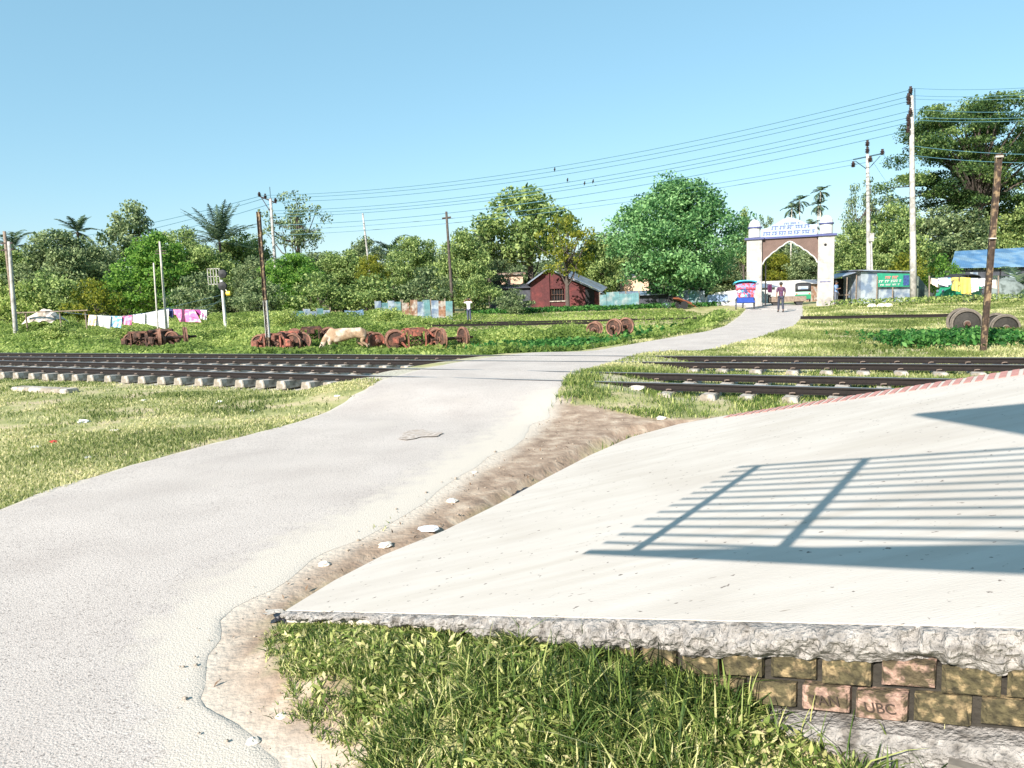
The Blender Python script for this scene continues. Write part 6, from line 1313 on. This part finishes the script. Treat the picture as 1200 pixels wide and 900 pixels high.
# cycle rickshaw seen from behind
q = Py(873, 366, 49.5); rk = thing('cycle_rickshaw', 'decorated cycle rickshaw with cyan hood parked left of the gate', 'cycle rickshaw', (q[0], q[1], float(zg1(q[0], q[1]))), math.radians(-12))
M_rb = mat('rickshaw_blue', (.02, .06, .30), .35, .15, 5); M_deco = mat('decorated_panel', (.10, .20, .42), .5, .25, 9, 0, 0, (.50, .06, .08), .6, 7)
def rw(c, R=.36): wheel_part(rk, c, R, .05, spokes=16)
rw((-.58, 0, .36)); rw((.58, 0, .36)); rw((0, 1.45, .36))
MB().box((0, -.02, .62), (1.05, .80, .42)).build('body_box', M_rb, rk, (0, 0, 0), bevel=.04)
MB().prism([(-.52, -.46, .80), (.52, -.46, .80), (.58, -.40, 1.35), (-.58, -.40, 1.35)], (0, .05, 0)).build('back_panel', M_deco, rk, (0, 0, 0))
rr = random.Random(2)
for k in range(9):
    MB().lathe([(.02, 0), (.07+.04*(k % 2), .004), (.02, .012)], (-.42+.21*(k % 5), -.485+.0, .92+.28*(k//5)), 'Y', 8).build('painted_flower', [M_red, M_white, M_cyan, M_blue][k % 4], rk, (0, 0, 0))
mb = MB(); vs = []
for i_ in range(9):
    a = -.15+math.pi*.62*i_/8
    for j_ in range(9): u = -1+2*j_/8; vs.append((u*.62*(1+.05*math.sin(a)), -.46+.55*(1-math.cos(a))*.95, 1.30+.55*math.sin(a+.15)-.06*abs(u)**3))
mb.add(vs, [(a*9+c, (a+1)*9+c, (a+1)*9+c+1, a*9+c+1) for a in range(8) for c in range(8)]); o = mb.build('hood', M_deco, rk, (0, 0, 0), smooth=True); o.modifiers.new('t', 'SOLIDIFY').thickness = .03
mb = MB(); vs = []
for i_ in range(6):
    for j_ in range(9): u = -1+2*j_/8; vs.append((u*.72, -.55+.30*i_, 1.92-.12*abs(u)**3-.02*i_+.03*math.sin(i_)))
mb.add(vs, [(a*9+c, (a+1)*9+c, (a+1)*9+c+1, a*9+c+1) for a in range(5) for c in range(8)]); o = mb.build('top_cover', M_cyan, rk, (0, 0, 0), smooth=True); o.modifiers.new('t', 'SOLIDIFY').thickness = .08
MB().box((0, .12, .90), (.95, .45, .12)).build('seat', M_red, rk, (0, 0, 0), bevel=.03); MB().box((0, -.44, .50), (1.15, .06, .10)).build('bumper', M_rb, rk, (0, 0, 0))
mb = MB(); mb.tube([(0, .3, .42), (0, .95, .36), (0, .9, .9)], .022, 6); mb.tube([(0, .9, .85), (0, 1.25, .9), (0, 1.45, .36)], .02, 6); mb.build('front_frame', M_rb, rk, (0, 0, 0)); MB().tube([(-.28, 1.1, 1.02), (0, 1.24, .98), (.28, 1.1, 1.02)], .015, 6).build('handlebar', M_wire, rk, (0, 0, 0)); MB().ball((0, .9, .95), (.08, .13, .04), 8, 5).build('saddle', M_dark, rk, (0, 0, 0))
# low wooden barrier under the arch
q = Py(922, 357.5, 54.5); br = thing('flatbed_cart', 'low wooden flatbed cart standing across the road under the arch', 'cart', (q[0], q[1], float(zroad(q[0], q[1]))), math.radians(-14))
mb = MB()
for k in range(7): mb.box((0, -.48+.16*k, .62), (2.5, .14, .05))
mb.build('plank_bed', M_wood, br, (0, 0, 0)); MB().box((0, -.6, .45), (2.5, .06, .34)).build('side_board', M_wood, br, (0, 0, 0)); MB().box((-1.22, 0, .5), (.08, 1.2, .6)).build('end_board', M_blk, br, (0, 0, 0))
for xx in (-.8, .8):
    for yy in (-.52, .52): w_ = MB(); w_.lathe([(.16, -.03), (.26, -.03), (.26, .03), (.16, .03)], (xx, yy+.0, .26), 'Y', 16); w_.build('wheel', M_dark, br, (0, 0, 0))
# shops beyond the gate
simple_house(957, 985, 332, 358, 74, 3, M_tinr, M_tinsilver, 'roadside_hut', 'small rusty shop behind the right gate pillar', 'hut')
simple_house(892, 908, 337, 357, 72, 3, M_white, M_tinsilver, 'roadside_hut', 'small white stall behind the left gate pillar', 'hut')
# ------------------------------------------------------------------ litter and stones
def lump(name, px, py, r, mat_, label, cat, sq=.45, z=None, seed=0, grp=None, jag=.35, yscale=1.):
    q = Pz(px, py, 0 if z is None else z); rs_ = np.random.RandomState(seed+int(px)); mb = MB(); mb.ball((0, 0, 0), (r, r*yscale, r*sq), 12, 7)
    vs = []
    for v in mb.v: k = 1+jag*(rs_.rand()-.5)*1.6; vs.append((v[0]*k+q[0], v[1]*k+q[1], v[2]*k))
    zz = zg1(q[0], q[1]) if z is None else z; mb.v = [(a, b, c+zz+r*sq*.4) for a, b, c in vs]; o = mb.build(name, mat_); tag(o, label, cat, grp); return o
M_plb = mat('black_plastic', (.02, .02, .025), .35, .2, 20, .01, 0); M_plw = mat('white_plastic', (.78, .78, .80), .5, .1, 12); M_stone = mat('pale_stone', (.58, .53, .46), .9, .2, 10, .006)
lump('plastic_bag', 611, 568, .105, M_plb, 'crumpled black plastic bag in the dirt against the ramp foot', 'litter', .38, yscale=1.5, jag=.6)
lump('silver_wrapper', 502, 620, .09, mat('silver_foil', (.6, .6, .62), .3, .2, 20, .004, 0, .7) if False else mat('silver_foil', (.6, .6, .62), .3, .2, 20, .004), 'flat silvery wrapper lying beside the lower ramp edge', 'litter', .16, yscale=.7)
lump('plastic_sheet', 322, 718, .055, M_sleeper, 'torn whitish sheet under the lowest ramp corner', 'litter', .12, yscale=.6, jag=.6)
lump('black_rag', 333, 727, .05, M_plb, 'small black rag tucked under the ramp corner', 'litter', .5, jag=.7)
for k, (px, py, r, lb) in enumerate(((97, 495, .09, 'white scrap, largest on the left lawn'), (133, 506, .06, 'pale stone on the lawn right of the largest white scrap'), (42, 524, .055, 'white scrap left of the pink one'), (258, 472, .07, 'white scrap on the lawn near the sleepers'), (103, 536, .04, 'small bluish scrap near the road edge'), (168, 470, .05, 'white scrap in the middle of the lawn'), (395, 470, .05, 'white scrap on the lawn close to the road'), (295, 482, .05, 'white scrap right of the middle of the lawn'))): lump('paper_scrap', px, py, r, M_plw if k != 1 else M_stone, lb, 'litter', .3, jag=.5)
lump('pink_wrapper', 63, 519, .05, M_red, 'small pink red wrapper on the left lawn', 'litter', .5)
for k, (px, py, r, lb) in enumerate(((747, 463, .13, 'flat pale stone on the grass below the rail end'), (775, 492, .07, 'pale stone at the top of the dirt strip'), (556, 554, .03, 'small dark pebble by the road edge'), (452, 640, .05, 'pale pebble in the dirt near the lower ramp edge'), (380, 662, .04, 'small whitish pebble near the bend of the road'), (530, 588, .05, 'pale flat stone in the dirt'), (640, 555, .05, 'pale stone tight to the ramp foot'), (297, 870, .03, 'pebble on the brown dirt at the bottom'), (330, 845, .025, 'tiny stone on the brown dirt below the ramp corner'), (690, 529, .04, 'grey stone in the dirt between road and ramp'))): lump('stone', px, py, r, M_stone, lb, 'stone', .4, jag=.3)
# scattered tiny grit (countless)
n = 1300; x = rs.uniform(-2.2, 3.2, n); y = rs.uniform(2.5, 10.5, n); k = (polydist(x, y, DIRT) < .15) & (polydist(x, y, RAMP) > .02); x, y = x[k], y[k]; z = np.where(polydist(x, y, ROADPOLY) < 0, zroad(x, y)+.016, zg(x, y)+.004); sz_ = .005+.012*rs.rand(len(x))**3
oct_ = np.array([(1, 0, 0), (-1, 0, 0), (0, 1, 0), (0, -1, 0), (0, 0, .6), (0, 0, -.6)]); V = (np.column_stack([x, y, z])[:, None]+oct_[None]*sz_[:, None, None]*(.6+.8*rs.rand(len(x), 6, 1))).reshape(-1, 3)
ft = np.array([(0, 2, 4), (2, 1, 4), (1, 3, 4), (3, 0, 4), (2, 0, 5), (1, 2, 5), (3, 1, 5), (0, 3, 5)]); F = (np.arange(len(x))[:, None, None]*6+ft[None]).reshape(-1, 3)
o = npmesh('grit', V, F, mat('grit_stone', (.30, .25, .20), .9, .3, 40), {}); tag(o, 'fine grit and gravel over the dirt strip', 'gravel', None, 'stuff')
# twigs and dry leaves in the dirt
n = 420; x = rs.uniform(-2, 3.2, n); y = rs.uniform(3, 10, n); k = (polydist(x, y, DIRT) < -.02) & (polydist(x, y, RAMP) > .03); x, y = x[k], y[k]; V, F = leafquads(np.column_stack([x, y, zg(x, y)+.012]), .035, rs, 3., .35); o = npmesh('dry_leaves', V, F, mat('dry_leaf', (.16, .10, .06), .9, .3, 10), {'v': np.repeat(rs.rand(len(x)), 4)}); tag(o, 'dry leaves and twigs scattered in the dirt', 'debris', None, 'stuff')
# concrete slab cap lying on the lawn by the track
q = Pz(52, 458.5, 0); MB_ = MB(); MB_.box((q[0], q[1], zg1(q[0], q[1])+.03), (1.9, .28, .12), rz=-.45); o = MB_.build('concrete_beam', M_sleeper, bevel=.02); tag(o, 'fallen concrete beam half sunk in the left lawn', 'beam')
# white stones by the banner shed
for k, (px, py) in enumerate(((1022, 353.5), (1033, 354), (1041, 353))): 
    q = Py(px, py, 44); zz = zg1(q[0], q[1]); mb = MB(); mb.ball((q[0], q[1], zz+.12), (.28, .2, .16), 8, 5); o = mb.build('stone', M_stone); tag(o, ['leftmost', 'middle', 'rightmost'][k]+' of three white stones below the green banner', 'stone')
